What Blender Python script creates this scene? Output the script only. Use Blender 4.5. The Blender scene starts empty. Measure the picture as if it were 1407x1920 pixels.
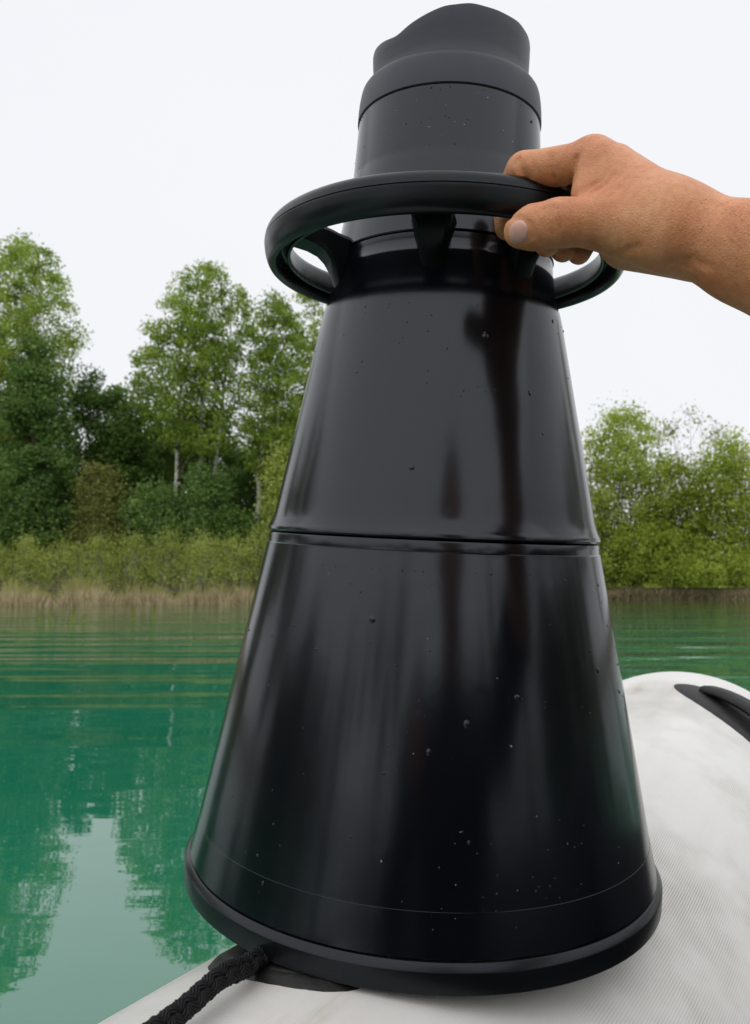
import bpy, math, random
import numpy as np
from mathutils import Vector, Matrix

# ------------------------------------------------------------------ camera, sky, sun, exposure
sc = bpy.context.scene
FPX, CU, CV = 1515.0, 703.5, 960.0          # focal length and image centre, in photograph pixels
PITCH = math.radians(5.0)
HC = 0.60                                    # eye height above the water
cp, sp = math.cos(PITCH), math.sin(PITCH)

cam_d = bpy.data.cameras.new('camera')
cam = bpy.data.objects.new('camera', cam_d)
sc.collection.objects.link(cam)
cam.location = (0, 0, HC)
cam.rotation_euler = (math.radians(90) + PITCH, 0, 0)
cam_d.sensor_fit = 'VERTICAL'
cam_d.sensor_height = 36.0
cam_d.sensor_width = 36.0
cam_d.lens = FPX / 1920 * 36
cam_d.clip_start = 0.02
cam_d.clip_end = 3000
cam_d.dof.use_dof = True
cam_d.dof.focus_distance = 0.47
cam_d.dof.aperture_fstop = 19
sc.camera = cam

SUN_EL, SUN_AZ = math.radians(60), math.radians(195)     # azimuth clockwise from +Y: veiled, high behind the eye
world = bpy.data.worlds.new('World')
sc.world = world
world.use_nodes = True
wn = world.node_tree.nodes
wl = world.node_tree.links
wn.clear()
w_out = wn.new('ShaderNodeOutputWorld')
w_bg = wn.new('ShaderNodeBackground')
w_bg.inputs['Strength'].default_value = 0.1
w_sky = wn.new('ShaderNodeTexSky')
w_sky.sky_type = 'NISHITA'
w_sky.sun_disc = False
w_sky.sun_elevation = SUN_EL
w_sky.sun_rotation = SUN_AZ
w_sky.air_density = 1.0
w_sky.dust_density = 4.0
w_mix = wn.new('ShaderNodeMix')
w_mix.data_type = 'RGBA'
w_mix.inputs['Factor'].default_value = 0.93              # closed cloud cover over the clear sky
w_tc = wn.new('ShaderNodeTexCoord')
w_no = wn.new('ShaderNodeTexNoise')
w_no.inputs['Scale'].default_value = 1.6
w_no.inputs['Detail'].default_value = 4
w_cr = wn.new('ShaderNodeValToRGB')
w_cr.color_ramp.elements[0].position = 0.3
w_cr.color_ramp.elements[0].color = (0.905, 0.93, 0.975, 1)
w_cr.color_ramp.elements[1].position = 0.75
w_cr.color_ramp.elements[1].color = (0.965, 0.972, 0.99, 1)
w_mul = wn.new('ShaderNodeVectorMath')
w_mul.operation = 'SCALE'
w_mul.inputs['Scale'].default_value = 10.2
wl.new(w_tc.outputs['Generated'], w_no.inputs['Vector'])
wl.new(w_no.outputs['Fac'], w_cr.inputs['Fac'])
wl.new(w_cr.outputs['Color'], w_mul.inputs[0])
wl.new(w_sky.outputs['Color'], w_mix.inputs['A'])
wl.new(w_mul.outputs['Vector'], w_mix.inputs['B'])
wl.new(w_mix.outputs['Result'], w_bg.inputs['Color'])
wl.new(w_bg.outputs['Background'], w_out.inputs['Surface'])

sun_d = bpy.data.lights.new('sun', 'SUN')
sun_d.energy = 1.3
sun_d.angle = math.radians(140)
sun_d.color = (1.0, 0.97, 0.92)
sun = bpy.data.objects.new('sun', sun_d)
sc.collection.objects.link(sun)
sdir = Vector((math.sin(SUN_AZ) * math.cos(SUN_EL), math.cos(SUN_AZ) * math.cos(SUN_EL), math.sin(SUN_EL)))
sun.rotation_euler = sdir.to_track_quat('Z', 'Y').to_euler()
sun.location = (0, 0, 30)

sc.view_settings.view_transform = 'Standard'
sc.view_settings.look = 'None'
sc.view_settings.exposure = 0.0
sc.view_settings.gamma = 1.0
sc.view_settings.use_curve_mapping = False
sc.cycles.max_bounces = 6
sc.cycles.diffuse_bounces = 3
sc.cycles.glossy_bounces = 3
sc.cycles.transmission_bounces = 3
sc.cycles.transparent_max_bounces = 8
sc.cycles.caustics_reflective = False
sc.cycles.caustics_refractive = False

# ------------------------------------------------------------------ helpers
COL = sc.collection


def c2w(p):
    """camera frame (x right, y down, z forward) -> world"""
    p = np.asarray(p, float)
    x, y, z = p[..., 0], p[..., 1], p[..., 2]
    return np.stack([x, y * sp + z * cp, HC - y * cp + z * sp], -1)


def c2wd(p):
    return c2w(p) - np.array([0, 0, HC])


def at(u, v, d):
    """where the eye ray through (u, v) reaches camera depth d, in world metres"""
    return c2w([(u - CU) / FPX * d, (v - CV) / FPX * d, d])


def far(u, v, Y):
    """point at world distance Y in front of the eye"""
    w = c2wd([(u - CU) / FPX, (v - CV) / FPX, 1.0])
    return np.array([0, 0, HC]) + w * (Y / w[1])


def mesh_np(name, V, F, smooth=False, face_attr=None, uv=None, vcol=None):
    """numpy verts / faces (n, k) or list of such -> mesh"""
    me = bpy.data.meshes.new(name)
    V = np.ascontiguousarray(V, np.float32)
    Fs = F if isinstance(F, list) else [F]
    Fs = [np.asarray(f, np.int32) for f in Fs if len(f)]
    loops = np.concatenate([f.ravel() for f in Fs])
    sizes = np.concatenate([np.full(len(f), f.shape[1], np.int32) for f in Fs])
    starts = np.concatenate([[0], np.cumsum(sizes)[:-1]]).astype(np.int32)
    me.vertices.add(len(V))
    me.vertices.foreach_set('co', V.ravel())
    me.loops.add(len(loops))
    me.loops.foreach_set('vertex_index', loops)
    me.polygons.add(len(sizes))
    me.polygons.foreach_set('loop_start', starts)
    me.update(calc_edges=True)
    if smooth:
        me.polygons.foreach_set('use_smooth', np.ones(len(sizes), bool))
    if face_attr is not None:
        a = me.attributes.new('rnd', 'FLOAT', 'FACE')
        a.data.foreach_set('value', np.asarray(face_attr, np.float32))
    if uv is not None:
        l = me.uv_layers.new(name='UVMap')
        l.data.foreach_set('uv', np.asarray(uv, np.float32)[loops].ravel())
    me.validate()
    return me


def link(name, me, mat=None, parent=None, loc=None):
    o = bpy.data.objects.new(name, me)
    COL.objects.link(o)
    if mat is not None and me is not None:
        me.materials.clear()
        me.materials.append(mat)
    if parent is not None:
        o.parent = parent
    if loc is not None:
        o.location = loc
    return o


def tag(o, label, cat, group=None):
    o['label'] = label
    o['category'] = cat
    if group:
        o['group'] = group
    return o


def empty(name, loc=(0, 0, 0)):
    o = bpy.data.objects.new(name, None)
    o.empty_display_size = 0.1
    COL.objects.link(o)
    o.location = loc
    return o


def grid_faces(nu, nv, cu=False, cv=False):
    i = np.arange(nu if cu else nu - 1)
    j = np.arange(nv if cv else nv - 1)
    I, J = np.meshgrid(i, j, indexing='ij')
    I2, J2 = (I + 1) % nu, (J + 1) % nv
    return np.stack([I * nv + J, I2 * nv + J, I2 * nv + J2, I * nv + J2], -1).reshape(-1, 4)


def lathe(profile, seg=160, zmod=None):
    """profile rows (r, z); closed around the axis"""
    P = np.array(profile, float)
    t = np.linspace(0, 2 * np.pi, seg, endpoint=False)
    r = P[:, 0][None, :]
    X = np.cos(t)[:, None] * r
    Y = np.sin(t)[:, None] * r
    Z = np.repeat(P[:, 1][None, :], seg, 0)
    if zmod is not None:
        Z = Z + zmod(t)[:, None] * P[:, 2][None, :]
    V = np.stack([X, Y, Z], -1).reshape(-1, 3)
    return V, grid_faces(seg, len(P), cu=True)[:, ::-1]


def smooth_profile(pts, n=8, corner=()):
    """Catmull-Rom through pts, corner indices stay sharp (doubled)"""
    P = [np.array(p, float) for p in pts]
    out = []
    for i in range(len(P) - 1):
        p1, p2 = P[i], P[i + 1]
        p0 = P[i - 1] if i > 0 and i not in corner else p1
        p3 = P[i + 2] if i + 2 < len(P) and (i + 1) not in corner else p2
        for k in range(n):
            t = k / n
            out.append(0.5 * (2 * p1 + (p2 - p0) * t + (2 * p0 - 5 * p1 + 4 * p2 - p3) * t * t + (3 * p1 - p0 - 3 * p2 + p3) * t ** 3))
    out.append(P[-1])
    return np.array(out)


def frames(path):
    """tangent and two normals along a path, parallel transported"""
    path = np.asarray(path, float)
    T = np.gradient(path, axis=0)
    T /= np.linalg.norm(T, axis=1)[:, None] + 1e-12
    N = np.zeros_like(T)
    up = np.array([0, 0, 1.0]) if abs(T[0][2]) < 0.9 else np.array([1.0, 0, 0])
    n = up - T[0] * (up @ T[0])
    n /= np.linalg.norm(n)
    for i in range(len(T)):
        n = n - T[i] * (n @ T[i])
        n /= np.linalg.norm(n) + 1e-12
        N[i] = n
    return T, N, np.cross(T, N)


def tube(path, rad, seg=8, cap=True):
    path = np.asarray(path, float)
    rad = np.broadcast_to(np.asarray(rad, float), (len(path),))
    T, N, B = frames(path)
    t = np.linspace(0, 2 * np.pi, seg, endpoint=False)
    V = path[:, None, :] + rad[:, None, None] * (np.cos(t)[None, :, None] * N[:, None, :] + np.sin(t)[None, :, None] * B[:, None, :])
    V = V.reshape(-1, 3)
    F = [grid_faces(len(path), seg, cv=True)[:, ::-1]]
    if cap:
        F.append(np.arange(seg)[None, :])
        F.append(np.arange((len(path) - 1) * seg, len(path) * seg)[None, ::-1])
    return V, F


class Bag:
    """collects pieces of one mesh"""
    def __init__(s):
        s.V, s.F, s.n = [], {}, 0

    def add(s, V, F):
        V = np.asarray(V, float)
        for f in (F if isinstance(F, list) else [F]):
            f = np.asarray(f)
            s.F.setdefault(f.shape[1], []).append(f + s.n)
        s.V.append(V)
        s.n += len(V)
        return s

    def mesh(s, name, smooth=False, **k):
        return mesh_np(name, np.concatenate(s.V), [np.concatenate(f) for f in s.F.values()], smooth, **k)


# ------------------------------------------------------------------ signed-distance bodies -> smooth closed mesh
def sd_caps(P, a, b, ra, rb):
    a = np.asarray(a, np.float32)
    ab = np.asarray(b, np.float32) - a
    h = np.clip(((P - a) @ ab) / max(float(ab @ ab), 1e-12), 0, 1)
    return np.linalg.norm(P - a - h[:, None] * ab, axis=1) - (ra + (rb - ra) * h)


def smin(a, b, k):
    h = np.clip(0.5 + 0.5 * (b - a) / k, 0, 1)
    return b + (a - b) * h - k * h * (1 - h)


def surface(fn, lo, hi, step, band=4.6):
    """surface nets of fn(points)->distance on a grid; evaluated finely only near the surface"""
    lo = np.asarray(lo, float)
    hi = np.asarray(hi, float)
    m = 4
    n = (np.ceil((hi - lo) / (step * m)).astype(int)) * m + 1
    ax = [lo[i] + step * np.arange(n[i]) for i in range(3)]
    cx = [a[::m] for a in ax]
    C = np.stack(np.meshgrid(*cx, indexing='ij'), -1).reshape(-1, 3).astype(np.float32)
    cs = tuple(len(a) for a in cx)
    Fc = np.concatenate([fn(c) for c in np.array_split(C, max(1, len(C) // 300000))]).reshape(cs).astype(np.float32)
    F = np.repeat(np.repeat(np.repeat(Fc, m, 0), m, 1), m, 2)
    off = m // 2
    F = np.pad(F, ((off, 0), (off, 0), (off, 0)), mode='edge')[:n[0], :n[1], :n[2]]
    near = np.abs(F) < step * m * band * 0.62
    idx = np.argwhere(near)
    P = (lo + idx * step).astype(np.float32)
    vals = np.concatenate([fn(c) for c in np.array_split(P, max(1, len(P) // 300000))])
    F[near] = vals
    S = F < 0
    nx, ny, nz = F.shape
    cs_ = np.zeros((nx - 1, ny - 1, nz - 1), np.uint8)
    for dx in (0, 1):
        for dy in (0, 1):
            for dz in (0, 1):
                cs_ += S[dx:nx - 1 + dx, dy:ny - 1 + dy, dz:nz - 1 + dz]
    cells = np.argwhere((cs_ > 0) & (cs_ < 8))
    vid = -np.ones((nx - 1, ny - 1, nz - 1), np.int32)
    vid[tuple(cells.T)] = np.arange(len(cells))
    acc = np.zeros((len(cells), 3))
    cnt = np.zeros(len(cells))
    corners = [(a, b, c) for a in (0, 1) for b in (0, 1) for c in (0, 1)]
    for i, p in enumerate(corners):
        for q in corners[i + 1:]:
            if sum(abs(p[k] - q[k]) for k in range(3)) != 1:
                continue
            fa = F[cells[:, 0] + p[0], cells[:, 1] + p[1], cells[:, 2] + p[2]]
            fb = F[cells[:, 0] + q[0], cells[:, 1] + q[1], cells[:, 2] + q[2]]
            x = (fa < 0) != (fb < 0)
            t = np.where(x, fa / np.where(x, fa - fb, 1), 0)
            pt = np.array(p)[None] + t[:, None] * (np.array(q) - np.array(p))[None]
            acc += np.where(x[:, None], pt, 0)
            cnt += x
    V = lo + (cells + acc / cnt[:, None]) * step
    faces = []
    for axis in range(3):
        a1, a2 = (axis + 1) % 3, (axis + 2) % 3
        sl0 = [slice(None)] * 3
        sl1 = [slice(None)] * 3
        sl0[axis] = slice(0, -1)
        sl1[axis] = slice(1, None)
        e = S[tuple(sl0)] != S[tuple(sl1)]
        ids = np.argwhere(e)
        ok = (ids[:, a1] > 0) & (ids[:, a2] > 0) & (ids[:, a1] < F.shape[a1] - 1) & (ids[:, a2] < F.shape[a2] - 1)
        ids = ids[ok]
        flip = S[tuple(ids.T)]
        o1 = np.zeros(3, int); o1[a1] = 1
        o2 = np.zeros(3, int); o2[a2] = 1
        q = np.stack([vid[tuple((ids - o1 - o2).T)], vid[tuple((ids - o2).T)], vid[tuple(ids.T)], vid[tuple((ids - o1).T)]], -1)
        q = np.where(flip[:, None], q, q[:, ::-1])
        faces.append(q[(q >= 0).all(1)])
    return V, np.concatenate(faces)


# ------------------------------------------------------------------ materials
def new_mat(name):
    m = bpy.data.materials.new(name)
    m.use_nodes = True
    nt = m.node_tree
    bsdf = nt.nodes['Principled BSDF']
    return m, nt, bsdf


def node(nt, kind, **inp):
    n = nt.nodes.new(kind)
    for k, v in inp.items():
        n.inputs[k.replace('_', ' ')].default_value = v
    return n


def ramp(nt, fac, stops):
    r = nt.nodes.new('ShaderNodeValToRGB')
    el = r.color_ramp.elements
    el[0].position, el[0].color = stops[0][0], (*stops[0][1], 1)
    el[1].position, el[1].color = stops[-1][0], (*stops[-1][1], 1)
    for p, c in stops[1:-1]:
        e = el.new(p)
        e.color = (*c, 1)
    nt.links.new(fac, r.inputs['Fac'])
    return r.outputs['Color']


def noise(nt, scale, detail=4, rough=0.55, vec=None, coord='Object', mscale=None):
    n = node(nt, 'ShaderNodeTexNoise', Scale=scale, Detail=detail, Roughness=rough)
    if vec is None:
        tc = nt.nodes.new('ShaderNodeTexCoord')
        vec = tc.outputs[coord]
    if mscale is not None:
        mp = nt.nodes.new('ShaderNodeMapping')
        mp.inputs['Scale'].default_value = mscale
        nt.links.new(vec, mp.inputs['Vector'])
        vec = mp.outputs['Vector']
    nt.links.new(vec, n.inputs['Vector'])
    return n.outputs['Fac']


def math_n(nt, op, a, b=None):
    n = nt.nodes.new('ShaderNodeMath')
    n.operation = op
    for i, x in enumerate((a, b)):
        if x is None:
            continue
        if isinstance(x, (int, float)):
            n.inputs[i].default_value = x
        else:
            nt.links.new(x, n.inputs[i])
    return n.outputs[0]


def bump(nt, bsdf, height, strength, dist):
    b = node(nt, 'ShaderNodeBump', Strength=strength, Distance=dist)
    nt.links.new(height, b.inputs['Height'])
    nt.links.new(b.outputs['Normal'], bsdf.inputs['Normal'])
    return b


def mix_col(nt, fac, a, b, blend='MIX'):
    m = nt.nodes.new('ShaderNodeMix')
    m.data_type = 'RGBA'
    m.blend_type = blend
    for key, x in (('Factor', fac), ('A', a), ('B', b)):
        s = m.inputs[key]
        if isinstance(x, (int, float)):
            s.default_value = x
        elif isinstance(x, tuple):
            s.default_value = (*x, 1)
        else:
            nt.links.new(x, s)
    return m.outputs['Result']


def mat_plastic(name, col, r0, r1, spec=0.5, scratch=0.0015):
    m, nt, b = new_mat(name)
    n1 = noise(nt, 9, 6, 0.6)
    n2 = noise(nt, 90, 3, 0.6)
    nt.links.new(ramp(nt, n1, [(0.3, tuple(c * 0.85 for c in col)), (0.7, tuple(c * 1.2 for c in col))]), b.inputs['Base Color'])
    n3 = noise(nt, 60, 4, 0.6, mscale=(1, 1, 0.06))           # wiped, run-down streaks
    f = math_n(nt, 'ADD', math_n(nt, 'MULTIPLY', n1, 0.5), math_n(nt, 'ADD', math_n(nt, 'MULTIPLY', n2, 0.2), math_n(nt, 'MULTIPLY', n3, 0.3)))
    s1 = noise(nt, 300, 3, 0.7, mscale=(1, 1, 0.045))
    s2 = noise(nt, 240, 3, 0.7, mscale=(0.06, 0.06, 1))
    sx = math_n(nt, 'MAXIMUM', math_n(nt, 'GREATER_THAN', s1, 0.69), math_n(nt, 'GREATER_THAN', s2, 0.715))
    f = math_n(nt, 'ADD', f, math_n(nt, 'MULTIPLY', math_n(nt, 'MULTIPLY', sx, n1), 0.55))
    mr = nt.nodes.new('ShaderNodeMapRange')
    mr.clamp = False
    mr.inputs['From Min'].default_value = 0.3
    mr.inputs['From Max'].default_value = 0.7
    mr.inputs['To Min'].default_value = r0
    mr.inputs['To Max'].default_value = r1
    nt.links.new(f, mr.inputs['Value'])
    nt.links.new(mr.outputs['Result'], b.inputs['Roughness'])
    b.inputs['Specular IOR Level'].default_value = spec
    b.inputs['Specular Tint'].default_value = (0.86, 0.91, 1.0, 1)  # blue of the reflected sky put into the specular colour
    bump(nt, b, noise(nt, 35, 3, 0.5), 0.25, scratch)
    return m


def mat_plain(name, col, rough=0.6, spec=0.5, nscale=20, var=0.25, bmp=0.0, bscale=60, bdist=0.002):
    m, nt, b = new_mat(name)
    n = noise(nt, nscale, 5)
    nt.links.new(ramp(nt, n, [(0.3, tuple(c * (1 - var) for c in col)), (0.7, tuple(min(1, c * (1 + var)) for c in col))]), b.inputs['Base Color'])
    b.inputs['Roughness'].default_value = rough
    b.inputs['Specular IOR Level'].default_value = spec
    if bmp:
        bump(nt, b, noise(nt, bscale, 3), bmp, bdist)
    return m


def mat_leaf(name, dark, mid, light, trans=0.35):
    m, nt, b = new_mat(name)
    at_ = nt.nodes.new('ShaderNodeAttribute')
    at_.attribute_name = 'rnd'
    big = noise(nt, 0.55, 2)
    oi = nt.nodes.new('ShaderNodeObjectInfo')
    f = math_n(nt, 'ADD', math_n(nt, 'MULTIPLY', at_.outputs['Fac'], 0.6), math_n(nt, 'MULTIPLY', big, 0.5))
    f = math_n(nt, 'ADD', f, math_n(nt, 'MULTIPLY', math_n(nt, 'SUBTRACT', oi.outputs['Random'], 0.5), 0.2))
    c = ramp(nt, f, [(0.15, dark), (0.55, mid), (0.95, light)])
    nt.links.new(c, b.inputs['Base Color'])
    b.inputs['Roughness'].default_value = 0.55
    b.inputs['Specular IOR Level'].default_value = 0.3
    tr = nt.nodes.new('ShaderNodeBsdfTranslucent')
    nt.links.new(c, tr.inputs['Color'])
    mx = nt.nodes.new('ShaderNodeMixShader')
    mx.inputs['Fac'].default_value = trans
    nt.links.new(b.outputs['BSDF'], mx.inputs[1])
    nt.links.new(tr.outputs['BSDF'], mx.inputs[2])
    nt.links.new(mx.outputs['Shader'], nt.nodes['Material Output'].inputs['Surface'])
    return m


M = {}
M['leaf_birch'] = mat_leaf('birch_leaves', (0.1, 0.165, 0.018), (0.285, 0.395, 0.05), (0.5, 0.62, 0.14), 0.48)
M['leaf_dark'] = mat_leaf('dark_leaves', (0.055, 0.115, 0.02), (0.115, 0.205, 0.036), (0.2, 0.31, 0.07), 0.4)
M['leaf_blue'] = mat_leaf('bluish_leaves', (0.08, 0.155, 0.04), (0.165, 0.275, 0.065), (0.27, 0.4, 0.12), 0.42)
M['leaf_yellow'] = mat_leaf('yellow_green_leaves', (0.27, 0.31, 0.06), (0.46, 0.53, 0.12), (0.66, 0.72, 0.24), 0.48)
M['leaf_brown'] = mat_leaf('brownish_leaves', (0.13, 0.15, 0.035), (0.23, 0.25, 0.06), (0.34, 0.35, 0.11), 0.42)
M['leaf_bush'] = mat_leaf('bush_leaves', (0.15, 0.2, 0.022), (0.33, 0.42, 0.05), (0.56, 0.66, 0.13), 0.48)
M['reed'] = mat_leaf('dry_reeds', (0.33, 0.26, 0.15), (0.56, 0.46, 0.29), (0.75, 0.65, 0.44), 0.35)
M['dry_roots'] = mat_leaf('brown_roots', (0.10, 0.08, 0.04), (0.24, 0.19, 0.11), (0.46, 0.38, 0.24), 0.25)
M['sedge'] = mat_leaf('green_sedge', (0.24, 0.24, 0.07), (0.38, 0.38, 0.13), (0.55, 0.52, 0.22), 0.4)
M['bark'] = mat_plain('grey_brown_bark', (0.09, 0.075, 0.055), 0.9, 0.2, 6, 0.4, 0.5, 12, 0.02)
M['twig'] = mat_plain('grey_twigs', (0.42, 0.40, 0.35), 0.9, 0.2, 3, 0.4)


def mat_birch():
    m, nt, b = new_mat('birch_bark')
    n = noise(nt, 3.0, 6, 0.7, mscale=(1, 1, 5))
    nt.links.new(ramp(nt, n, [(0.36, (0.05, 0.045, 0.04)), (0.48, (0.55, 0.53, 0.48)), (0.8, (0.75, 0.73, 0.67))]), b.inputs['Base Color'])
    b.inputs['Roughness'].default_value = 0.85
    return m


M['birch_bark'] = mat_birch()


def mat_ground():
    m, nt, b = new_mat('shore_soil')
    n = noise(nt, 0.7, 8, 0.65)
    nt.links.new(ramp(nt, n, [(0.3, (0.04, 0.045, 0.015)), (0.5, (0.09, 0.085, 0.035)), (0.75, (0.16, 0.13, 0.07))]), b.inputs['Base Color'])
    b.inputs['Roughness'].default_value = 0.95
    return m


def mat_water():
    m, nt, b = new_mat('green_lake_water')
    tc = nt.nodes.new('ShaderNodeTexCoord')
    pos = tc.outputs['Object']
    sep = nt.nodes.new('ShaderNodeSeparateXYZ')
    nt.links.new(pos, sep.inputs[0])
    dist = nt.nodes.new('ShaderNodeVectorMath')
    dist.operation = 'LENGTH'
    nt.links.new(pos, dist.inputs[0])
    # body colour of the turbid water: deeper and paler clouds of silt
    cl = noise(nt, 0.35, 3, 0.5, vec=pos)
    body = ramp(nt, cl, [(0.3, (0.008, 0.135, 0.076)), (0.7, (0.014, 0.178, 0.104))])
    sh = nt.nodes.new('ShaderNodeMapRange')       # shallow olive rim along the banks
    sh.inputs['From Min'].default_value = 9
    sh.inputs['From Max'].default_value = 24
    nt.links.new(dist.outputs['Value'], sh.inputs['Value'])
    body = mix_col(nt, sh.outputs['Result'], body, (0.05, 0.09, 0.025))
    nt.links.new(body, b.inputs['Base Color'])
    b.inputs['Roughness'].default_value = 0.015
    b.inputs['IOR'].default_value = 2.15
    # ripples: long low crests further out, nearly still beside the boat
    mp = nt.nodes.new('ShaderNodeMapping')
    mp.inputs['Rotation'].default_value = (0, 0, math.radians(-14))
    mp.inputs['Scale'].default_value = (0.30, 1.45, 1)
    nt.links.new(pos, mp.inputs['Vector'])
    n1 = noise(nt, 1.0, 2, 0.45, vec=mp.outputs['Vector'])
    n2 = noise(nt, 2.3, 2, 0.5, vec=pos, mscale=(0.85, 1.25, 1))
    n3 = noise(nt, 9.0, 2, 0.5, vec=pos, mscale=(0.6, 1.5, 1))
    a1 = nt.nodes.new('ShaderNodeMapRange')
    a1.inputs['From Min'].default_value = 2.0
    a1.inputs['From Max'].default_value = 6.0
    a1.inputs['To Min'].default_value = 0.02
    a1.inputs['To Max'].default_value = 1.0
    nt.links.new(dist.outputs['Value'], a1.inputs['Value'])
    h = math_n(nt, 'MULTIPLY', math_n(nt, 'MULTIPLY', n1, 0.060), a1.outputs['Result'])
    h = math_n(nt, 'ADD', h, math_n(nt, 'MULTIPLY', n2, 0.0024))
    h = math_n(nt, 'ADD', h, math_n(nt, 'MULTIPLY', n3, 0.0003))
    bump(nt, b, h, 1.0, 1.0)
    return m


M['ground'] = mat_ground()
M['water'] = mat_water()


def mat_pvc():
    m, nt, b = new_mat('white_pvc_fabric')
    uv = nt.nodes.new('ShaderNodeUVMap')
    sep = nt.nodes.new('ShaderNodeSeparateXYZ')
    nt.links.new(uv.outputs['UV'], sep.inputs[0])
    k = 2 * math.pi / 0.0017
    wu = math_n(nt, 'SINE', math_n(nt, 'MULTIPLY', sep.outputs['X'], k))
    wv = math_n(nt, 'SINE', math_n(nt, 'MULTIPLY', sep.outputs['Y'], k))
    weave = math_n(nt, 'MULTIPLY', math_n(nt, 'ADD', wu, 1), math_n(nt, 'ADD', wv, 1))       # 0..4, pits at 0
    pit = nt.nodes.new('ShaderNodeMapRange')
    pit.inputs['From Min'].default_value = 0.9
    pit.inputs['From Max'].default_value = 0.0
    nt.links.new(weave, pit.inputs['Value'])
    tc = nt.nodes.new('ShaderNodeTexCoord')
    dirt1 = noise(nt, 5.5, 7, 0.62, vec=tc.outputs['Object'])
    smear = noise(nt, 26, 6, 0.65, vec=uv.outputs['UV'], mscale=(0.25, 1.5, 1))
    dirt = math_n(nt, 'MULTIPLY', dirt1, smear)
    base = ramp(nt, dirt, [(0.18, (0.73, 0.722, 0.70)), (0.32, (0.69, 0.675, 0.645)), (0.42, (0.55, 0.51, 0.44)), (0.55, (0.32, 0.27, 0.20))])
    dm = nt.nodes.new('ShaderNodeMapRange')
    dm.inputs['From Min'].default_value = 0.47
    dm.inputs['From Max'].default_value = 0.68
    nt.links.new(noise(nt, 7.0, 4, 0.6, vec=tc.outputs['Object']), dm.inputs['Value'])
    grime = math_n(nt, 'MULTIPLY', pit.outputs['Result'], math_n(nt, 'ADD', math_n(nt, 'MULTIPLY', dm.outputs['Result'], 0.7), 0.02))
    col = mix_col(nt, grime, base, (0.17, 0.14, 0.10))
    nt.links.new(col, b.inputs['Base Color'])
    b.inputs['Roughness'].default_value = 0.5
    b.inputs['Specular IOR Level'].default_value = 0.35
    bump(nt, b, weave, 0.2, 0.00008)
    return m


M['pvc'] = mat_pvc()
M['black'] = mat_plastic('black_pe_plastic', (0.0030, 0.0034, 0.0052), 0.13, 0.22, 0.50, 0.0006)
M['black_ring'] = mat_plastic('black_handle_plastic', (0.0032, 0.0038, 0.0042), 0.24, 0.34, 0.32, 0.0004)
M['rubber'] = mat_plastic('black_eyecup_rubber', (0.024, 0.025, 0.034), 0.40, 0.52, 0.5, 0.0005)
M['black_rim'] = mat_plastic('black_rim_rubber', (0.0032, 0.0036, 0.0044), 0.24, 0.34, 0.36, 0.0005)
M['black_web'] = mat_plastic('black_web_plastic', (0.003, 0.0034, 0.004), 0.3, 0.4, 0.15, 0.0005)  # shaded copy of the black plastic: low specular makes the spokes look shadowed
M['patch'] = mat_plain('black_rubber_patch', (0.009, 0.0085, 0.008), 0.55, 0.4, 60, 0.6, 0.6, 160, 0.0012)
M['rope'] = mat_plain('black_rope_fibre', (0.006, 0.006, 0.0075), 0.6, 0.3, 200, 0.5, 0.5, 1500, 0.0004)
M['floor'] = mat_plain('dark_grey_floor_fabric', (0.03, 0.03, 0.032), 0.7, 0.4, 12, 0.3)
M['shirt'] = mat_plain('dark_navy_cotton', (0.012, 0.014, 0.02), 0.9, 0.2, 30, 0.2, 0.4, 80, 0.004)
M['trouser'] = mat_plain('dark_grey_cotton', (0.02, 0.021, 0.022), 0.9, 0.2, 30, 0.2)
M['lint'] = mat_plain('pale_lint', (0.30, 0.30, 0.31), 0.8, 0.3, 400, 0.5)
M['hair'] = mat_plain('brown_hair', (0.03, 0.018, 0.01), 0.6, 0.4, 60, 0.4)


def mat_glass():
    m, nt, b = new_mat('clear_window')
    b.inputs['Transmission Weight'].default_value = 1.0
    b.inputs['Roughness'].default_value = 0.02
    b.inputs['IOR'].default_value = 1.49
    return m


M['glass'] = mat_glass()


def mat_drop():
    m, nt, b = new_mat('water_drops')
    b.inputs['Base Color'].default_value = (0.012, 0.013, 0.015, 1)       # thin films of water over black plastic
    b.inputs['Roughness'].default_value = 0.03
    b.inputs['IOR'].default_value = 1.4
    return m


M['drop'] = mat_drop()


def mat_skin():
    m, nt, b = new_mat('skin')
    tc = nt.nodes.new('ShaderNodeTexCoord')
    v = tc.outputs['Object']
    big = noise(nt, 28, 5, 0.6, vec=v)
    fine = noise(nt, 260, 4, 0.6, vec=v)
    c = ramp(nt, big, [(0.25, (0.50, 0.15, 0.065)), (0.5, (0.64, 0.255, 0.115)), (0.75, (0.76, 0.37, 0.19))])
    c2 = mix_col(nt, 0.22, c, ramp(nt, fine, [(0.35, (0.42, 0.15, 0.06)), (0.65, (0.76, 0.38, 0.20))]))
    nt.links.new(c2, b.inputs['Base Color'])
    b.inputs['Roughness'].default_value = 0.48
    b.inputs['Specular IOR Level'].default_value = 0.42
    b.inputs['Subsurface Weight'].default_value = 0.18
    b.inputs['Subsurface Radius'].default_value = (1.0, 0.35, 0.2)
    b.inputs['Subsurface Scale'].default_value = 0.004
    vo = nt.nodes.new('ShaderNodeTexVoronoi')
    vo.feature = 'DISTANCE_TO_EDGE'
    vo.inputs['Scale'].default_value = 620
    nt.links.new(v, vo.inputs['Vector'])
    wr = noise(nt, 180, 4, 0.6, vec=v, mscale=(1.0, 1.0, 0.35))
    h = math_n(nt, 'ADD', math_n(nt, 'MULTIPLY', vo.outputs['Distance'], 0.55), wr)
    bump(nt, b, h, 0.75, 0.0009)
    return m


M['skin'] = mat_skin()
M['nail'] = mat_plain('thumb_nail', (0.66, 0.36, 0.30), 0.4, 0.35, 90, 0.12)

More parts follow.
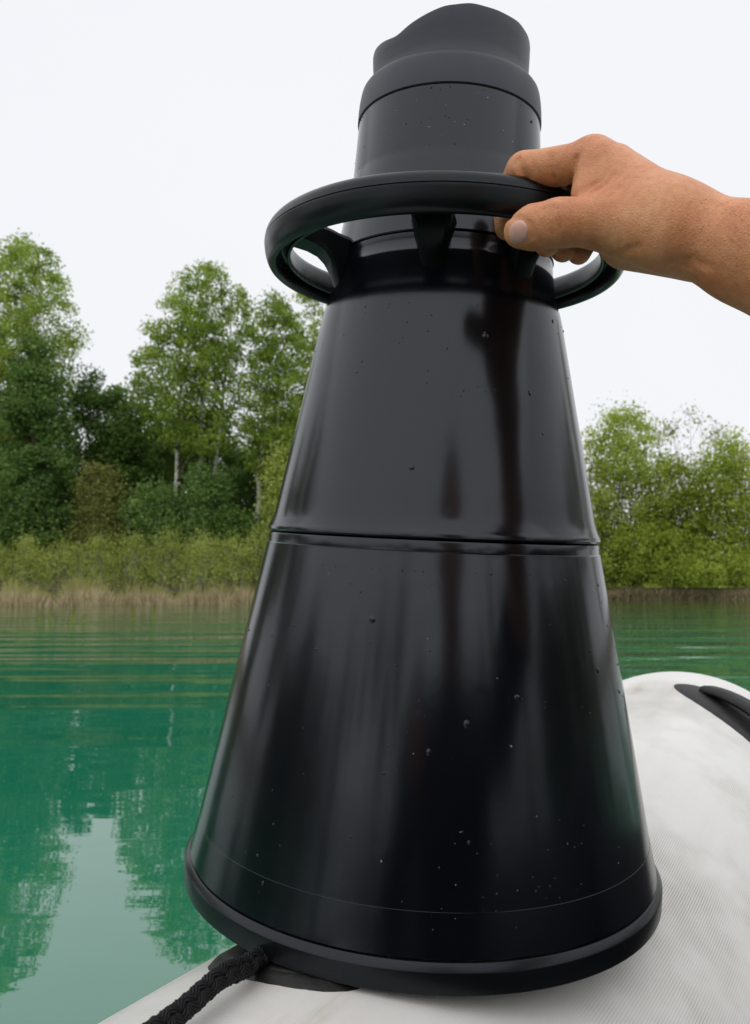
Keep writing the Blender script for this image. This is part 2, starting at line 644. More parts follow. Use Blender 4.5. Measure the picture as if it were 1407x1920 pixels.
# ------------------------------------------------------------------ lake, banks
rng = np.random.default_rng(7)


def shore_r(az):
    """distance to the bank by azimuth (clockwise from straight ahead, radians)"""
    a = (np.degrees(az) + 180) % 360 - 180
    pts = [(-180, 62), (-130, 55), (-80, 40), (-45, 27), (-26, 23.3), (-8, 23.0), (3, 25.5), (14, 31.5), (26, 32.5), (50, 38), (90, 48), (130, 56), (180, 62)]
    return np.interp(a, [p[0] for p in pts], [p[1] for p in pts])


na = 720
az = np.linspace(-np.pi, np.pi, na, endpoint=False)
R0 = shore_r(az) + 0.25 * np.sin(az * 37) + 0.15 * np.sin(az * 83 + 1)
offs = np.array([-6, -1.2, -0.15, 0.25, 1.0, 3, 8, 20, 60, 300, 1500.0])
hgt = np.array([-1.5, -0.5, -0.05, 0.10, 0.22, 0.45, 0.8, 1.1, 1.5, 3, 8.0])
rr = R0[:, None] + offs[None, :]
hh = np.repeat(hgt[None], na, 0) + rng.normal(0, 0.03, (na, len(offs))) * (offs > 0.5)
V = np.stack([np.sin(az)[:, None] * rr, np.cos(az)[:, None] * rr, hh], -1).reshape(-1, 3)
g = link('ground', mesh_np('ground', V, grid_faces(na, len(offs), cu=True), True), M['ground'])
g['kind'] = 'structure'
wr_ = np.array([0.02, 0.5, 1, 2, 4, 8, 16, 30, 60, 110.0])
V = np.stack([np.sin(az[::6])[:, None] * wr_, np.cos(az[::6])[:, None] * wr_, np.zeros((na // 6, len(wr_)))], -1).reshape(-1, 3)
w = link('water', mesh_np('water', V, grid_faces(na // 6, len(wr_), cu=True), True), M['water'])
w['kind'] = 'structure'

# ------------------------------------------------------------------ foliage generators
def leaves(points, size, rng, droop=0.0, aspect=0.6):
    n = len(points)
    a = rng.normal(size=(n, 3))
    a[:, 2] -= droop
    a /= np.linalg.norm(a, axis=1)[:, None]
    b = np.cross(a, rng.normal(size=(n, 3)))
    b /= np.linalg.norm(b, axis=1)[:, None]
    s = size * rng.uniform(0.6, 1.35, n)[:, None]
    a = a * s * 0.5
    b = b * s * 0.5 * aspect
    V = np.stack([points - a, points - b, points + a, points + b], 1).reshape(-1, 3)
    F = np.arange(4 * n).reshape(-1, 4)
    return V, F


def limb(p0, p1, r0, r1, rng, n=6, sag=0.06):
    t = np.linspace(0, 1, n)[:, None]
    L = np.linalg.norm(np.asarray(p1) - p0)
    path = p0 + (np.asarray(p1) - p0) * t
    w = rng.normal(0, sag * L * 0.35, (n, 3)) * np.sin(np.pi * t)
    path = path + w
    path[:, 2] += 0.10 * L * np.sin(np.pi * t[:, 0])
    return tube(path, r0 + (r1 - r0) * t[:, 0], 5)


def outline_points(rows, Y, n, rng, depth=0.9, shell=0.5):
    """random points in a crown whose side view is given by rows (v, u_left, u_right) as seen at distance Y"""
    rows = sorted(rows)
    vs = np.array([r[0] for r in rows], float)
    l = np.array([r[1] for r in rows], float)
    r = np.array([r[2] for r in rows], float)
    vv = np.linspace(vs[0], vs[-1], 200)
    wd = np.interp(vv, vs, r) - np.interp(vv, vs, l)
    c = np.cumsum(wd ** 1.3)
    v = np.interp(rng.uniform(0, c[-1], n), c, vv)
    L, Rr = np.interp(v, vs, l), np.interp(v, vs, r)
    ang = rng.uniform(0, 2 * np.pi, n)
    rad = rng.uniform(0, 1, n) ** shell
    x = rad * np.cos(ang)
    u = (L + Rr) / 2 + x * (Rr - L) / 2
    hw = (Rr - L) / 2 / FPX * Y
    y = Y + rad * np.sin(ang) * hw * depth
    wv = c2wd(np.stack([(u - CU) / FPX, (v - CV) / FPX, np.ones(n)], -1))
    P = wv * (Y / wv[:, 1])[:, None] + np.array([0, 0, HC])
    P[:, 1] = y
    return P


def base_of(u, Y):
    p = far(u, 1080, Y)
    a_ = math.atan2(p[0], Y)
    d = math.hypot(p[0], Y) - float(shore_r(np.array(a_)))
    z = float(np.interp(d, offs, hgt))
    return np.array([p[0], Y, z])


def tree(name, label, cat, rows, Y, trunks, leaf_mat, bark_mat, nclump, per, lsize, seed, spread=0.3, group=None,
         droop=0.6, trunk_r=0.13, shell=0.5, limbs=60, low=None):
    rg = np.random.default_rng(seed)
    u0 = trunks[0][0]
    root = empty(name, base_of(u0, Y))
    o = np.array(root.location)
    C = outline_points(rows, Y, nclump, rg, shell=shell)
    # leaf clumps: ragged, hanging
    k = rg.poisson(per * 1.9 * rg.uniform(0.35, 1.65, nclump))
    idx = np.repeat(np.arange(nclump), k)
    sc_ = spread * 0.85 * rg.uniform(0.5, 1.4, nclump)[idx][:, None]
    off = rg.normal(size=(len(idx), 3))
    off *= (np.minimum(np.linalg.norm(off, axis=1), 1.9) / np.linalg.norm(off, axis=1))[:, None]
    off = off * sc_ * np.array([1, 1, 0.75])
    P = C[idx] + off
    P[:, 2] -= np.abs(rg.normal(0, 0.35 * spread, len(P))) * droop
    V, F = leaves(P, lsize * 1.12, rg, droop)
    crown = link('crown', mesh_np('crown', V - o, F, face_attr=np.clip(rg.normal(0.5, 0.22, len(F)) + rg.normal(0, 0.24, nclump)[idx], 0, 1)), leaf_mat, root)
    # trunks and limbs
    bag = Bag()
    paths = []
    for (ub, ut, vt, rf) in trunks:
        b = base_of(ub, Y)
        t = far(ut, vt, Y)
        n = 14
        s = np.linspace(0, 1, n)[:, None]
        path = b + (t - b) * s
        path[:, 0] += rg.normal(0, 0.05) * np.sin(s[:, 0] * 5) + rg.normal(0, 0.025, n)
        path[:, 1] += rg.normal(0, 0.3) * s[:, 0]
        path[0, 2] -= 0.2
        bag.add(*tube(path, trunk_r * rf * (1 - 0.88 * s[:, 0]), 7))
        paths.append(path)
    trunk = link('trunk', bag.mesh('trunk', True), bark_mat, root)
    trunk.data.transform(Matrix.Translation(-Vector(o)))
    bag = Bag()
    for c in C[rg.permutation(nclump)[:limbs]]:
        p = paths[rg.integers(len(paths))]
        zt = max(p[1, 2], c[2] - rg.uniform(0.5, 1.0) * (0.4 + 0.7 * np.linalg.norm(c[:2] - p[8, :2])))
        i = int(np.clip(np.searchsorted(p[:, 2], zt), 1, len(p) - 1))
        f = np.clip((zt - p[i - 1, 2]) / (p[i, 2] - p[i - 1, 2] + 1e-6), 0, 1)
        q = p[i - 1] + (p[i] - p[i - 1]) * f
        rr0 = trunk_r * 0.32 * (1 - 0.75 * (i / len(p)))
        bag.add(*limb(q, c, max(rr0, 0.012), 0.006, rg))
    lb = link('limbs', bag.mesh('limbs', True), M['bark'], root)
    lb.data.transform(Matrix.Translation(-Vector(o)))
    lb['kind'] = 'stuff'
    return tag(root, label, cat, group)


def shrub(name, label, cat, rows, Y, leaf_mat, n, lsize, seed, stems=26, group=None, twig=None, spread=0.16, droop=0.0, upright=False, shell=0.5, stem_r=0.012, aspect=0.6):
    rg = np.random.default_rng(seed)
    rows = sorted(rows)
    uc = (rows[-1][1] + rows[-1][2]) / 2
    root = empty(name, base_of(uc, Y))
    o = np.array(root.location)
    nc = max(20, n // 45)
    C = outline_points(rows, Y, nc, rg, shell=shell)
    idx = rg.integers(0, nc, n)
    P = C[idx] + rg.normal(size=(n, 3)) * spread * rg.uniform(0.5, 1.5, nc)[idx][:, None] * np.array([1, 1, 1.3 if upright else 0.9])
    P[:, 2] = np.maximum(P[:, 2], o[2] + 0.03)
    V, F = leaves(P, lsize, rg, droop, aspect)
    link('crown', mesh_np('crown', V - o, F, face_attr=np.clip(rg.normal(0.5, 0.22, n) + rg.normal(0, 0.22, nc)[idx], 0, 1)), leaf_mat, root)
    bag = Bag()
    wid = (rows[-1][2] - rows[-1][1]) / FPX * Y
    for c in C[rg.permutation(nc)[:stems]]:
        q = o + np.array([(c[0] - o[0]) * rg.uniform(0.5, 0.95), (c[1] - o[1]) * 0.7, -0.1])
        bag.add(*limb(q, c + np.array([0, 0, rg.uniform(0, 0.25)]), stem_r, stem_r * 0.35, rg, 6, 0.1))
    s = link('trunk', bag.mesh('trunk', True), twig or M['twig'], root)
    s.data.transform(Matrix.Translation(-Vector(o)))
    return tag(root, label, cat, group)


FG = 'trees on the left bank'
tree('birch_tree', 'tall birch with rounded crown at the far left edge of the photo', 'tree',
     [(442, 40, 75), (470, -20, 100), (540, -75, 128), (620, -85, 150), (680, -85, 152), (760, -80, 120), (860, -70, 90), (930, -50, 60)], 26.5,
     [(22, 40, 470, 1.0), (55, 78, 560, 0.6)], M['leaf_birch'], M['birch_bark'], 680, 34, 0.088, 11, 0.21, FG, limbs=110)
tree('aspen_tree', 'bluish green young tree standing before the far left birch', 'tree',
     [(640, 55, 80), (700, 20, 105), (780, 0, 122), (860, -5, 140), (940, -10, 150), (1000, 0, 140), (1040, 20, 120)], 25.2,
     [(72, 68, 660, 0.8)], M['leaf_blue'], M['bark'], 300, 56, 0.10, 12, 0.26, FG, 0.2)
tree('birch_tree', 'broad tall birch with airy crown in the middle of the left bank', 'tree',
     [(497, 385, 410), (520, 345, 440), (560, 310, 468), (620, 275, 474), (690, 250, 470), (740, 250, 466), (800, 280, 460), (850, 300, 440)], 26.0,
     [(318, 345, 560, 0.75), (368, 392, 510, 1.0), (388, 430, 560, 0.75)], M['leaf_birch'], M['birch_bark'], 520, 32, 0.088, 13, 0.20, FG, shell=0.55, limbs=110)
tree('birch_tree', 'slender leaning birch with pale trunk just left of the black cone', 'tree',
     [(555, 492, 532), (600, 472, 568), (680, 455, 580), (760, 450, 590), (820, 455, 590), (890, 465, 570)], 25.4,
     [(470, 512, 580, 0.85), (497, 535, 620, 0.7)], M['leaf_birch'], M['birch_bark'], 340, 32, 0.088, 14, 0.19, FG, limbs=70)
tree('birch_tree', 'light feathery birch rising behind the black cone under the handle ring', 'tree',
     [(535, 560, 600), (600, 540, 640), (700, 530, 680), (800, 530, 700), (900, 540, 690)], 27.5,
     [(600, 590, 560, 0.8)], M['leaf_birch'], M['birch_bark'], 360, 32, 0.088, 15, 0.20, FG, limbs=70)
tree('alder_tree', 'dark green tree filling the dip between the two big birches', 'tree',
     [(692, 150, 178), (725, 125, 205), (790, 115, 232), (870, 110, 250), (960, 110, 262), (1075, 110, 265)], 28.5,
     [(180, 170, 720, 0.8)], M['leaf_dark'], M['bark'], 260, 56, 0.11, 16, 0.28, FG, 0.2)
tree('alder_tree', 'low dark tree below the notch of sky beside the middle birch', 'tree',
     [(728, 208, 222), (745, 190, 262), (800, 180, 300), (880, 175, 320), (960, 175, 330), (1075, 175, 330)], 28.0,
     [(240, 235, 750, 0.8)], M['leaf_dark'], M['bark'], 260, 56, 0.11, 17, 0.28, FG, 0.2)
tree('alder_tree', 'shadowed dark tree behind the trunks of the middle birch', 'tree',
     [(765, 330, 400), (800, 290, 455), (870, 280, 480), (950, 280, 490), (1075, 280, 490)], 29.0,
     [(370, 375, 780, 0.8)], M['leaf_dark'], M['bark'], 260, 54, 0.11, 18, 0.30, FG, 0.2)
tree('alder_tree', 'dark tree half hidden behind the left flank of the black cone', 'tree',
     [(800, 480, 540), (850, 455, 620), (950, 450, 680), (1075, 450, 690)], 29.5,
     [(540, 545, 820, 0.8)], M['leaf_dark'], M['bark'], 230, 54, 0.11, 19, 0.30, FG, 0.2)
tree('alder_tree', 'dark tree behind the far left birch trunk', 'tree',
     [(760, -90, 30), (860, -120, 60), (960, -130, 110), (1075, -130, 120)], 29.0,
     [(-30, -30, 790, 0.8)], M['leaf_dark'], M['bark'], 240, 52, 0.11, 20, 0.30, FG, 0.2)

tree('alder_tree', 'distant dark tree seen through the gap right of the alder clump, far left', 'tree',
     [(800, -60, 60), (860, -130, 130), (960, -150, 180), (1080, -150, 190)], 33.0, [(20, 20, 820, 0.8)], M['leaf_dark'], M['bark'], 330, 50, 0.14, 21, 0.36, FG, 0.2)
tree('alder_tree', 'distant dark tree seen between the middle birch trunks', 'tree',
     [(790, 300, 380), (850, 180, 470), (960, 170, 500), (1080, 170, 500)], 33.5, [(330, 330, 820, 0.8)], M['leaf_dark'], M['bark'], 330, 50, 0.14, 22, 0.36, FG, 0.2)
tree('alder_tree', 'distant dark tree seen behind the pale leaning birch trunks', 'tree',
     [(800, 500, 600), (860, 440, 680), (960, 430, 700), (1080, 430, 700)], 33.0, [(540, 540, 820, 0.8)], M['leaf_dark'], M['bark'], 330, 50, 0.14, 23, 0.36, FG, 0.2)

SG = 'shrubs under the left bank trees'
sh_l = [
    ('round olive brown shrub between the far left tree and the dark trees', [(868, 165, 205), (900, 150, 222), (960, 140, 232), (1010, 140, 230)], 25.3, 'leaf_brown', 3800, 0.09),
    ('bluish green shrub at the foot of the middle birch', [(868, 370, 415), (900, 345, 435), (960, 340, 442), (1005, 350, 440)], 25.0, 'leaf_blue', 4200, 0.09),
    ('wide green shrub in front of the dark trees left of middle birch', [(915, 265, 325), (950, 240, 350), (1000, 235, 360), (1030, 240, 360)], 25.1, 'leaf_blue', 4200, 0.09),
    ('fresh yellow green shrub beside the pale leaning birch trunks', [(835, 515, 545), (870, 500, 565), (930, 495, 585), (1000, 492, 600)], 24.6, 'leaf_yellow', 4200, 0.09),
    ('small rounded olive shrub above the bank thicket', [(945, 165, 215), (975, 150, 228), (1020, 150, 230)], 24.8, 'leaf_brown', 2600, 0.08),
    ('low dark shrub under the far left tree', [(985, -20, 60), (1020, -30, 90), (1060, -30, 95)], 24.9, 'leaf_dark', 3000, 0.09),
    ('low dark green shrub right of the middle birch trunks', [(965, 410, 470), (1000, 395, 500), (1030, 395, 510)], 24.7, 'leaf_dark', 3000, 0.09),
]
for i, (lab, rows, Y, lm, n, ls) in enumerate(sh_l):
    shrub('shrub', lab, 'shrub', rows, Y, M[lm], int(n * 1.9), ls * 1.1, 40 + i, group=SG)

# willow thicket right on the bank: one shrub after another
WG = 'yellow green willow shrubs along the left bank'
wl_ = [(-10, 1030, 90, 'leaf_yellow'), (52, 1012, 80, 'leaf_yellow'), (118, 1006, 86, 'leaf_yellow'), (186, 1012, 84, 'leaf_yellow'), (252, 1004, 84, 'leaf_yellow'),
       (318, 1008, 84, 'leaf_yellow'), (380, 1000, 82, 'leaf_yellow'), (440, 1004, 80, 'leaf_yellow'), (494, 992, 76, 'leaf_yellow'), (555, 998, 90, 'leaf_yellow')]
wlab = ['willow shrub cut by the left edge of the photo, on the bank', 'willow shrub second from the left edge along the bank', 'willow shrub third from the left edge along the bank',
        'willow shrub fourth from the left edge along the bank', 'willow shrub fifth from the left edge, below the notch of sky', 'willow shrub below the broad middle birch, left of its trunk',
        'willow shrub right below the trunk of the middle birch', 'willow shrub second from the black cone on the left bank', 'tallest willow shrub on the bank, touching the black cone edge',
        'willow shrub on the bank mostly behind the black cone']
for i, (u, vt, wd, lm) in enumerate(wl_):
    shrub('willow_shrub', wlab[i], 'shrub', [(vt - 6 + 14 * ((i * 7) % 5) / 4, u - wd * .14, u + wd * .16), (vt + 24, u - wd * .42, u + wd * .45), (vt + 60, u - wd * .62, u + wd * .62), (1098, u - wd * .6, u + wd * .6)],
          23.75 + 0.12 * (i % 3), M[lm], 7500, 0.07, 60 + i, 150, WG, M['twig'], 0.11, 0.0, True, 0.6, 0.010, 0.45)

RG = 'bushes on the right bank'
shrub('bush', 'big leafy bush with rounded top right next to the black cone', 'bush',
      [(770, 1150, 1200), (800, 1105, 1232), (850, 1085, 1245), (930, 1070, 1250), (1020, 1070, 1255), (1090, 1075, 1250)], 34.0, M['leaf_bush'], 24000, 0.13, 81, 90, RG, M['bark'], 0.26, shell=0.6, stem_r=0.022)
shrub('bush', 'leafy bush with rounded top at the right edge of the photo', 'bush',
      [(815, 1350, 1385), (840, 1325, 1415), (900, 1300, 1450), (980, 1285, 1470), (1095, 1290, 1470)], 33.6, M['leaf_bush'], 24000, 0.13, 82, 90, RG, M['bark'], 0.26, shell=0.6, stem_r=0.022)
shrub('bush', 'lower bush filling the gap between the two right bank bushes', 'bush',
      [(870, 1225, 1290), (910, 1205, 1330), (980, 1190, 1345), (1095, 1190, 1345)], 34.4, M['leaf_bush'], 18000, 0.13, 83, 70, RG, M['bark'], 0.26, shell=0.6, stem_r=0.022)
shrub('sparse_sapling', 'thin nearly leafless sapling rising above the gap of the right bank bushes', 'sapling',
      [(742, 1295, 1320), (770, 1240, 1350), (830, 1225, 1370), (900, 1240, 1360)], 35.5, M['leaf_brown'], 900, 0.12, 84, 60, None, M['bark'], 0.30, shell=0.6, stem_r=0.014)
shrub('bush', 'low bush with brownish stems at the waterline of the right bank', 'bush',
      [(985, 1180, 1240), (1010, 1130, 1330), (1050, 1110, 1420), (1105, 1105, 1430)], 32.6, M['leaf_bush'], 17000, 0.12, 85, 90, RG, M['bark'], 0.2, shell=0.7, stem_r=0.018)
shrub('bush', 'bush mostly behind the black cone on the right bank', 'bush',
      [(800, 1010, 1060), (850, 960, 1090), (950, 940, 1100), (1090, 940, 1105)], 33.0, M['leaf_bush'], 12000, 0.14, 86, 60, RG, M['bark'], 0.26, shell=0.6, stem_r=0.022)


def blades(n, azr, dr, hr, wid, seed, lean=0.25, patchy=0.0):
    rg = np.random.default_rng(seed)
    a = rg.uniform(azr[0], azr[1], n)
    if patchy:
        a = a + patchy * np.sin(a * 190) / 190 * 3
    r = shore_r(a) + 0.25 * np.sin(a * 37) + 0.15 * np.sin(a * 83 + 1) + rg.uniform(dr[0], dr[1], n)
    h = rg.uniform(hr[0], hr[1], n) * (0.72 + 0.22 * np.sin(a * 61) * np.sin(a * 23) + 0.28 * np.sin(a * 143 + 2) * np.sin(a * 47))
    base = np.stack([np.sin(a) * r, np.cos(a) * r, np.full(n, -0.03)], -1)
    side = np.stack([np.cos(a), -np.sin(a), np.zeros(n)], -1) * (wid * rg.uniform(0.5, 1.3, n))[:, None]
    tip = base + np.stack([rg.normal(0, lean, n) * h, rg.normal(0, lean, n) * h, h], -1)
    mid = base * 0.45 + tip * 0.55 + np.stack([np.zeros(n), np.zeros(n), 0.06 * h], -1)
    V = np.stack([base - side, base + side, mid + side * 0.7, mid - side * 0.7, tip], 1).reshape(-1, 3)
    k = np.arange(n)[:, None] * 5
    return V, [k + np.array([[0, 1, 2, 3]]), k + np.array([[3, 2, 4]])], np.repeat(rg.uniform(0, 1, n), 1)


def stuff_blades(name, label, cat, mat, *a, **k):
    V, F, rn = blades(*a, **k)
    o = link(name, mesh_np(name, V, F, face_attr=np.concatenate([rn, rn])), mat)
    o['kind'] = 'stuff'
    return tag(o, label, cat)


R_ = math.radians
stuff_blades('reeds', 'strip of dry tan reeds along the left waterline', 'reeds', M['reed'], 10500, (R_(-34), R_(7)), (-0.35, 0.7), (0.18, 0.62), 0.012, 5, 0.3)
stuff_blades('sedge', 'green and yellow sedge growing behind the dry reeds', 'grass', M['sedge'], 9300, (R_(-34), R_(7)), (0.3, 1.8), (0.35, 0.95), 0.012, 6, 0.2)
stuff_blades('dry_grass', 'tangled dry grass hanging over the right waterline', 'grass', M['dry_roots'], 5200, (R_(6), R_(32)), (-0.35, 0.6), (0.12, 0.62), 0.018, 8, 0.8)

# young green reed shoots standing in the shallows
for i, (u, v0, v1) in enumerate([(76, 1168, 1146), (95, 1165, 1140), (137, 1166, 1135), (156, 1168, 1150), (250, 1164, 1134), (288, 1160, 1132)]):
    Yd = HC / math.tan(math.atan((v0 - CV) / FPX) - PITCH)
    b = far(u, v0, Yd)
    bag = Bag()
    hgt_ = (v0 - v1) / FPX * Yd
    for k in range(4):
        x = (k - 1.5) * 0.012
        bag.add(*tube(np.array([[x, 0, -0.1], [x * 1.2, 0.01 * k, hgt_ * 0.6], [x * 1.8 + 0.006 * (k - 2), 0.0, hgt_ * (0.8 + 0.07 * k)]]), [0.006, 0.005, 0.002], 5))
    o = link('reed_shoot', bag.mesh('reed_shoot'), M['leaf_yellow'], None, (b[0], Yd, 0))
    tag(o, ['reed shoot in the water nearest the left edge', 'reed shoot in the water second from the left edge', 'tallest reed shoot of the left four in the water',
            'short reed shoot right of the tallest of the left four', 'reed shoot in the water below the dry reeds, left of the rightmost pair', 'rightmost reed shoot in the water before the left bank'][i],
        'reed', 'reed shoots in the shallows')


def copy_tree(o, loc, rz, s, label, group):
    c = o.copy()
    COL.objects.link(c)
    c.location = loc
    c.rotation_euler = (0, 0, rz)
    c.scale = (s, s, s)
    c['label'] = label
    c['group'] = group
    for ch in o.children:
        k = ch.copy()
        COL.objects.link(k)
        k.parent = c
    return c


# the other banks, behind and beside the boat: seen mirrored in the wet plastic
src = [o for o in COL.objects if o.name.startswith(('birch_tree', 'alder_tree', 'aspen_tree'))]
random.seed(3)
for i, a in enumerate(range(44, 320, 6)):
    ar = math.radians(a)
    r = float(shore_r(np.array(ar))) + random.uniform(3, 9)
    copy_tree(src[i % len(src)], (math.sin(ar) * r, math.cos(ar) * r, 0.6), random.uniform(0, 6.28), random.uniform(1.2, 1.8),
              'tree on the bank behind the boat, seen only as a reflection', 'trees on the banks behind the boat')

# the same bank goes on behind the cone
for i, (u, Y, k, s_) in enumerate([(745, 29.5, 5, 0.95), (820, 31.0, 2, 0.8), (890, 32.5, 6, 0.95), (960, 34.5, 7, 0.85)]):
    copy_tree(src[k], base_of(u, Y), 1.3 * i + 0.5, s_, 'bank tree standing wholly behind the black cone', 'bank trees hidden behind the cone')
wsrc = [o for o in COL.objects if o.name.startswith('willow_shrub')]
for i, (u, Y) in enumerate([(640, 24.5), (700, 25.2), (760, 26.2), (825, 27.6), (890, 29.0)]):
    copy_tree(wsrc[i + 2], base_of(u, Y), 0.9 * i, 1.05, 'willow shrub on the bank wholly behind the black cone', 'willow shrubs hidden behind the cone')

# ------------------------------------------------------------------ the viewing cone (camera-frame fit of its axis)
C_BASE = c2w([0.0307, 0.2450, 0.5651])
AX = c2wd([0.04156, -0.99906, 0.0122])
AX /= np.linalg.norm(AX)
toward = np.array([0, 0, HC]) - C_BASE
toward -= AX * (toward @ AX)
toward /= np.linalg.norm(toward)                 # local -Y faces the eye
ex = np.cross(toward, -AX)
ex = np.cross(-toward, AX)
Rm = Matrix((ex, -toward, AX)).transposed()
scope = empty('viewing_cone')
scope.matrix_world = Matrix.Translation(Vector(C_BASE)) @ Rm.to_4x4()
tag(scope, 'black plastic underwater viewing cone with ring handle standing on the boat tube', 'viewing cone')


def part(name, V, F, mat, parent=scope, smooth=True):
    return link(name, mesh_np(name, V, F, smooth), mat, parent)


def auto(o, deg=35):
    me = o.data
    me.set_sharp_from_angle(angle=math.radians(deg))


def densify(prof, step=0.006):
    out = [np.array(prof[0], float)]
    for a, b in zip(prof[:-1], prof[1:]):
        a, b = np.array(a, float), np.array(b, float)
        L = np.linalg.norm(b - a)
        ts = [1.0]
        if L > 2 * step:
            ts = [0.0008 / L, 0.0025 / L] + list(np.linspace(step / L, 1 - step / L, int(L / 0.02) + 2)) + [1 - 0.0025 / L, 1 - 0.0008 / L, 1.0]
        out += [a + (b - a) * t for t in ts]
    return np.array(out)


def lathe_part(name, prof, mat, parent=scope, seg=192, deg=35, zmod=None):
    V, F = lathe(densify(prof), seg, zmod)
    o = part(name, V, F, mat, parent)
    auto(o, deg)
    return o


lower = [(0.1568, 0.0165), (0.15185, 0.0380), (0.1517, 0.0381), (0.15155, 0.0388), (0.1149, 0.2190), (0.1146, 0.2206), (0.1137, 0.2212), (0.1134, 0.2262), (0.1130, 0.2272), (0.1115, 0.2276)]
lo_o = lathe_part('lower_cone', lower, M['black'])
up_prof = np.concatenate([[(0.1126, 0.2280), (0.1134, 0.2285)],
                          smooth_profile([(0.1143, 0.2296), (0.1139, 0.2316), (0.1124, 0.2346), (0.1102, 0.2410), (0.1072, 0.2560)], 5),
                          [(0.0840, 0.3735)], smooth_profile([(0.0832, 0.3770), (0.0820, 0.3815), (0.0797, 0.3885), (0.0780, 0.3970), (0.0768, 0.4065)], 5),
                          [(0.0764, 0.4070), (0.0759, 0.4130), (0.0757, 0.4165), (0.0740, 0.4168)]])
lathe_part('upper_cone', up_prof, M['black'])
neck = np.concatenate([[(0.0745, 0.4170), (0.0760, 0.4174), (0.0764, 0.4182)], smooth_profile([(0.0762, 0.4190), (0.0735, 0.4330), (0.0700, 0.4530), (0.0668, 0.4700)], 4),
                       [(0.0660, 0.4735), (0.0634, 0.5140), (0.0625, 0.5142)]])
lathe_part('neck_tube', neck, M['black'])


def z_top(t):
    """rim of the eyecup: low on the left, a nick, high in front and right (t=-90 deg faces the eye)"""
    a = (np.degrees(t) + 90 + 180) % 360 - 180       # 0 towards the eye, + to the right
    k = [(-180, .556), (-130, .560), (-100, .5585), (-80, .5570), (-60, .5540), (-48, .5520), (-42, .5514), (-38, .5522), (-20, .5585), (-5, .5630), (12, .5645), (35, .5645), (60, .5650), (80, .5670), (95, .5680), (120, .564), (150, .558), (180, .556)]
    y = np.interp(a, [q[0] for q in k], [q[1] for q in k])
    ker = np.array([1, 2, 3, 2, 1.0]) / 9
    return np.convolve(np.concatenate([y[-2:], y, y[:2]]), ker, 'valid')


cup_prof = [(0.0628, 0.5144, 0), (0.0637, 0.5146, 0), (0.0643, 0.5152, 0), (0.0643, 0.5172, 0), (0.0640, 0.5235, 0), (0.0634, 0.5290, 0), (0.0627, 0.5334, 0), (0.0621, 0.5356, 0), (0.0613, 0.5368, 0), (0.0600, 0.5373, 0),
            (0.0556, 0.5376, 0), (0.0548, 0.5388, 0), (0.0545, 0.0, 0.0), (0.0551, 0.0, 0.0), (0.0554, 0, 0), (0.0551, 0, 0), (0.0540, 0, 0), (0.0528, 0, 0), (0.0520, 0, 0), (0.0515, 0.535, 0), (0.0515, 0.45, 0)]


def build_cup():
    seg = 240
    t = np.linspace(0, 2 * np.pi, seg, endpoint=False)
    zt = z_top(t)
    r = np.repeat(np.array([p[0] for p in cup_prof])[None], seg, 0)
    # the soft wall is squeezed in at the right and dented on the left
    a = (np.degrees(t) + 90 + 180) % 360 - 180
    wob = 1 - 0.022 * np.exp(-((a - 75) / 22) ** 2) + 0.012 * np.exp(-((a + 60) / 20) ** 2)
    z = np.repeat(np.array([p[1] for p in cup_prof])[None], seg, 0)
    fr = {12: 0.35, 13: 0.7, 14: 0.93, 15: 0.985, 16: 1.0, 17: 0.985, 18: 0.93}
    # the top edge is a little wavy, cut by hand
    zt = zt + 0.0002 * np.sin(t * 9 + 1) + 0.00012 * np.sin(t * 17)
    for k, f in fr.items():
        z[:, k] = 0.5388 + (zt + 0.0068 - 0.5388) * f
        r[:, k] *= 1 + (wob - 1) * f
    V = np.stack([np.cos(t)[:, None] * r, np.sin(t)[:, None] * r, z], -1).reshape(-1, 3)
    o = part('eyecup', V, grid_faces(seg, len(cup_prof), cu=True)[:, ::-1], M['rubber'])
    auto(o, 40)


build_cup()
rim = [(0.130, 0.0005), (0.1597, 0.0), (0.1602, 0.0005), (0.1603, 0.0114), (0.1601, 0.0119), (0.1579, 0.0152), (0.1575, 0.0155), (0.1562, 0.0157)]
lathe_part('base_rim', rim, M['black_rim'], deg=25)
V, F = lathe([(0.0001, 0.004), (0.131, 0.004), (0.131, 0.009), (0.0001, 0.009)], 96)
part('window_pane', V, F, M['glass'], smooth=False)
RZ = 0.4262
ring_p = smooth_profile([(0.1254, RZ), (0.1246, RZ + .0042), (0.1222, RZ + .0073), (0.118, RZ + .0085), (0.1125, RZ + .0075), (0.1085, RZ + .0045), (0.1068, RZ), (0.1066, RZ - .0050), (0.1072, RZ - .0090), (0.1084, RZ - .0105), (0.1098, RZ - .0095),
                         (0.1108, RZ - .0050), (0.1130, RZ - .0028), (0.1152, RZ - .0052), (0.1160, RZ - .0110), (0.1172, RZ - .0148), (0.1192, RZ - .0158), (0.1222, RZ - .0135), (0.1243, RZ - .0085), (0.1253, RZ - .0030), (0.1255, RZ - .0008)], 4)
ring_p = np.concatenate([ring_p, [(0.1249, RZ - .0004)], ring_p[:1]])
lathe_part('handle_ring', ring_p, M['black_ring'], seg=256, deg=50)


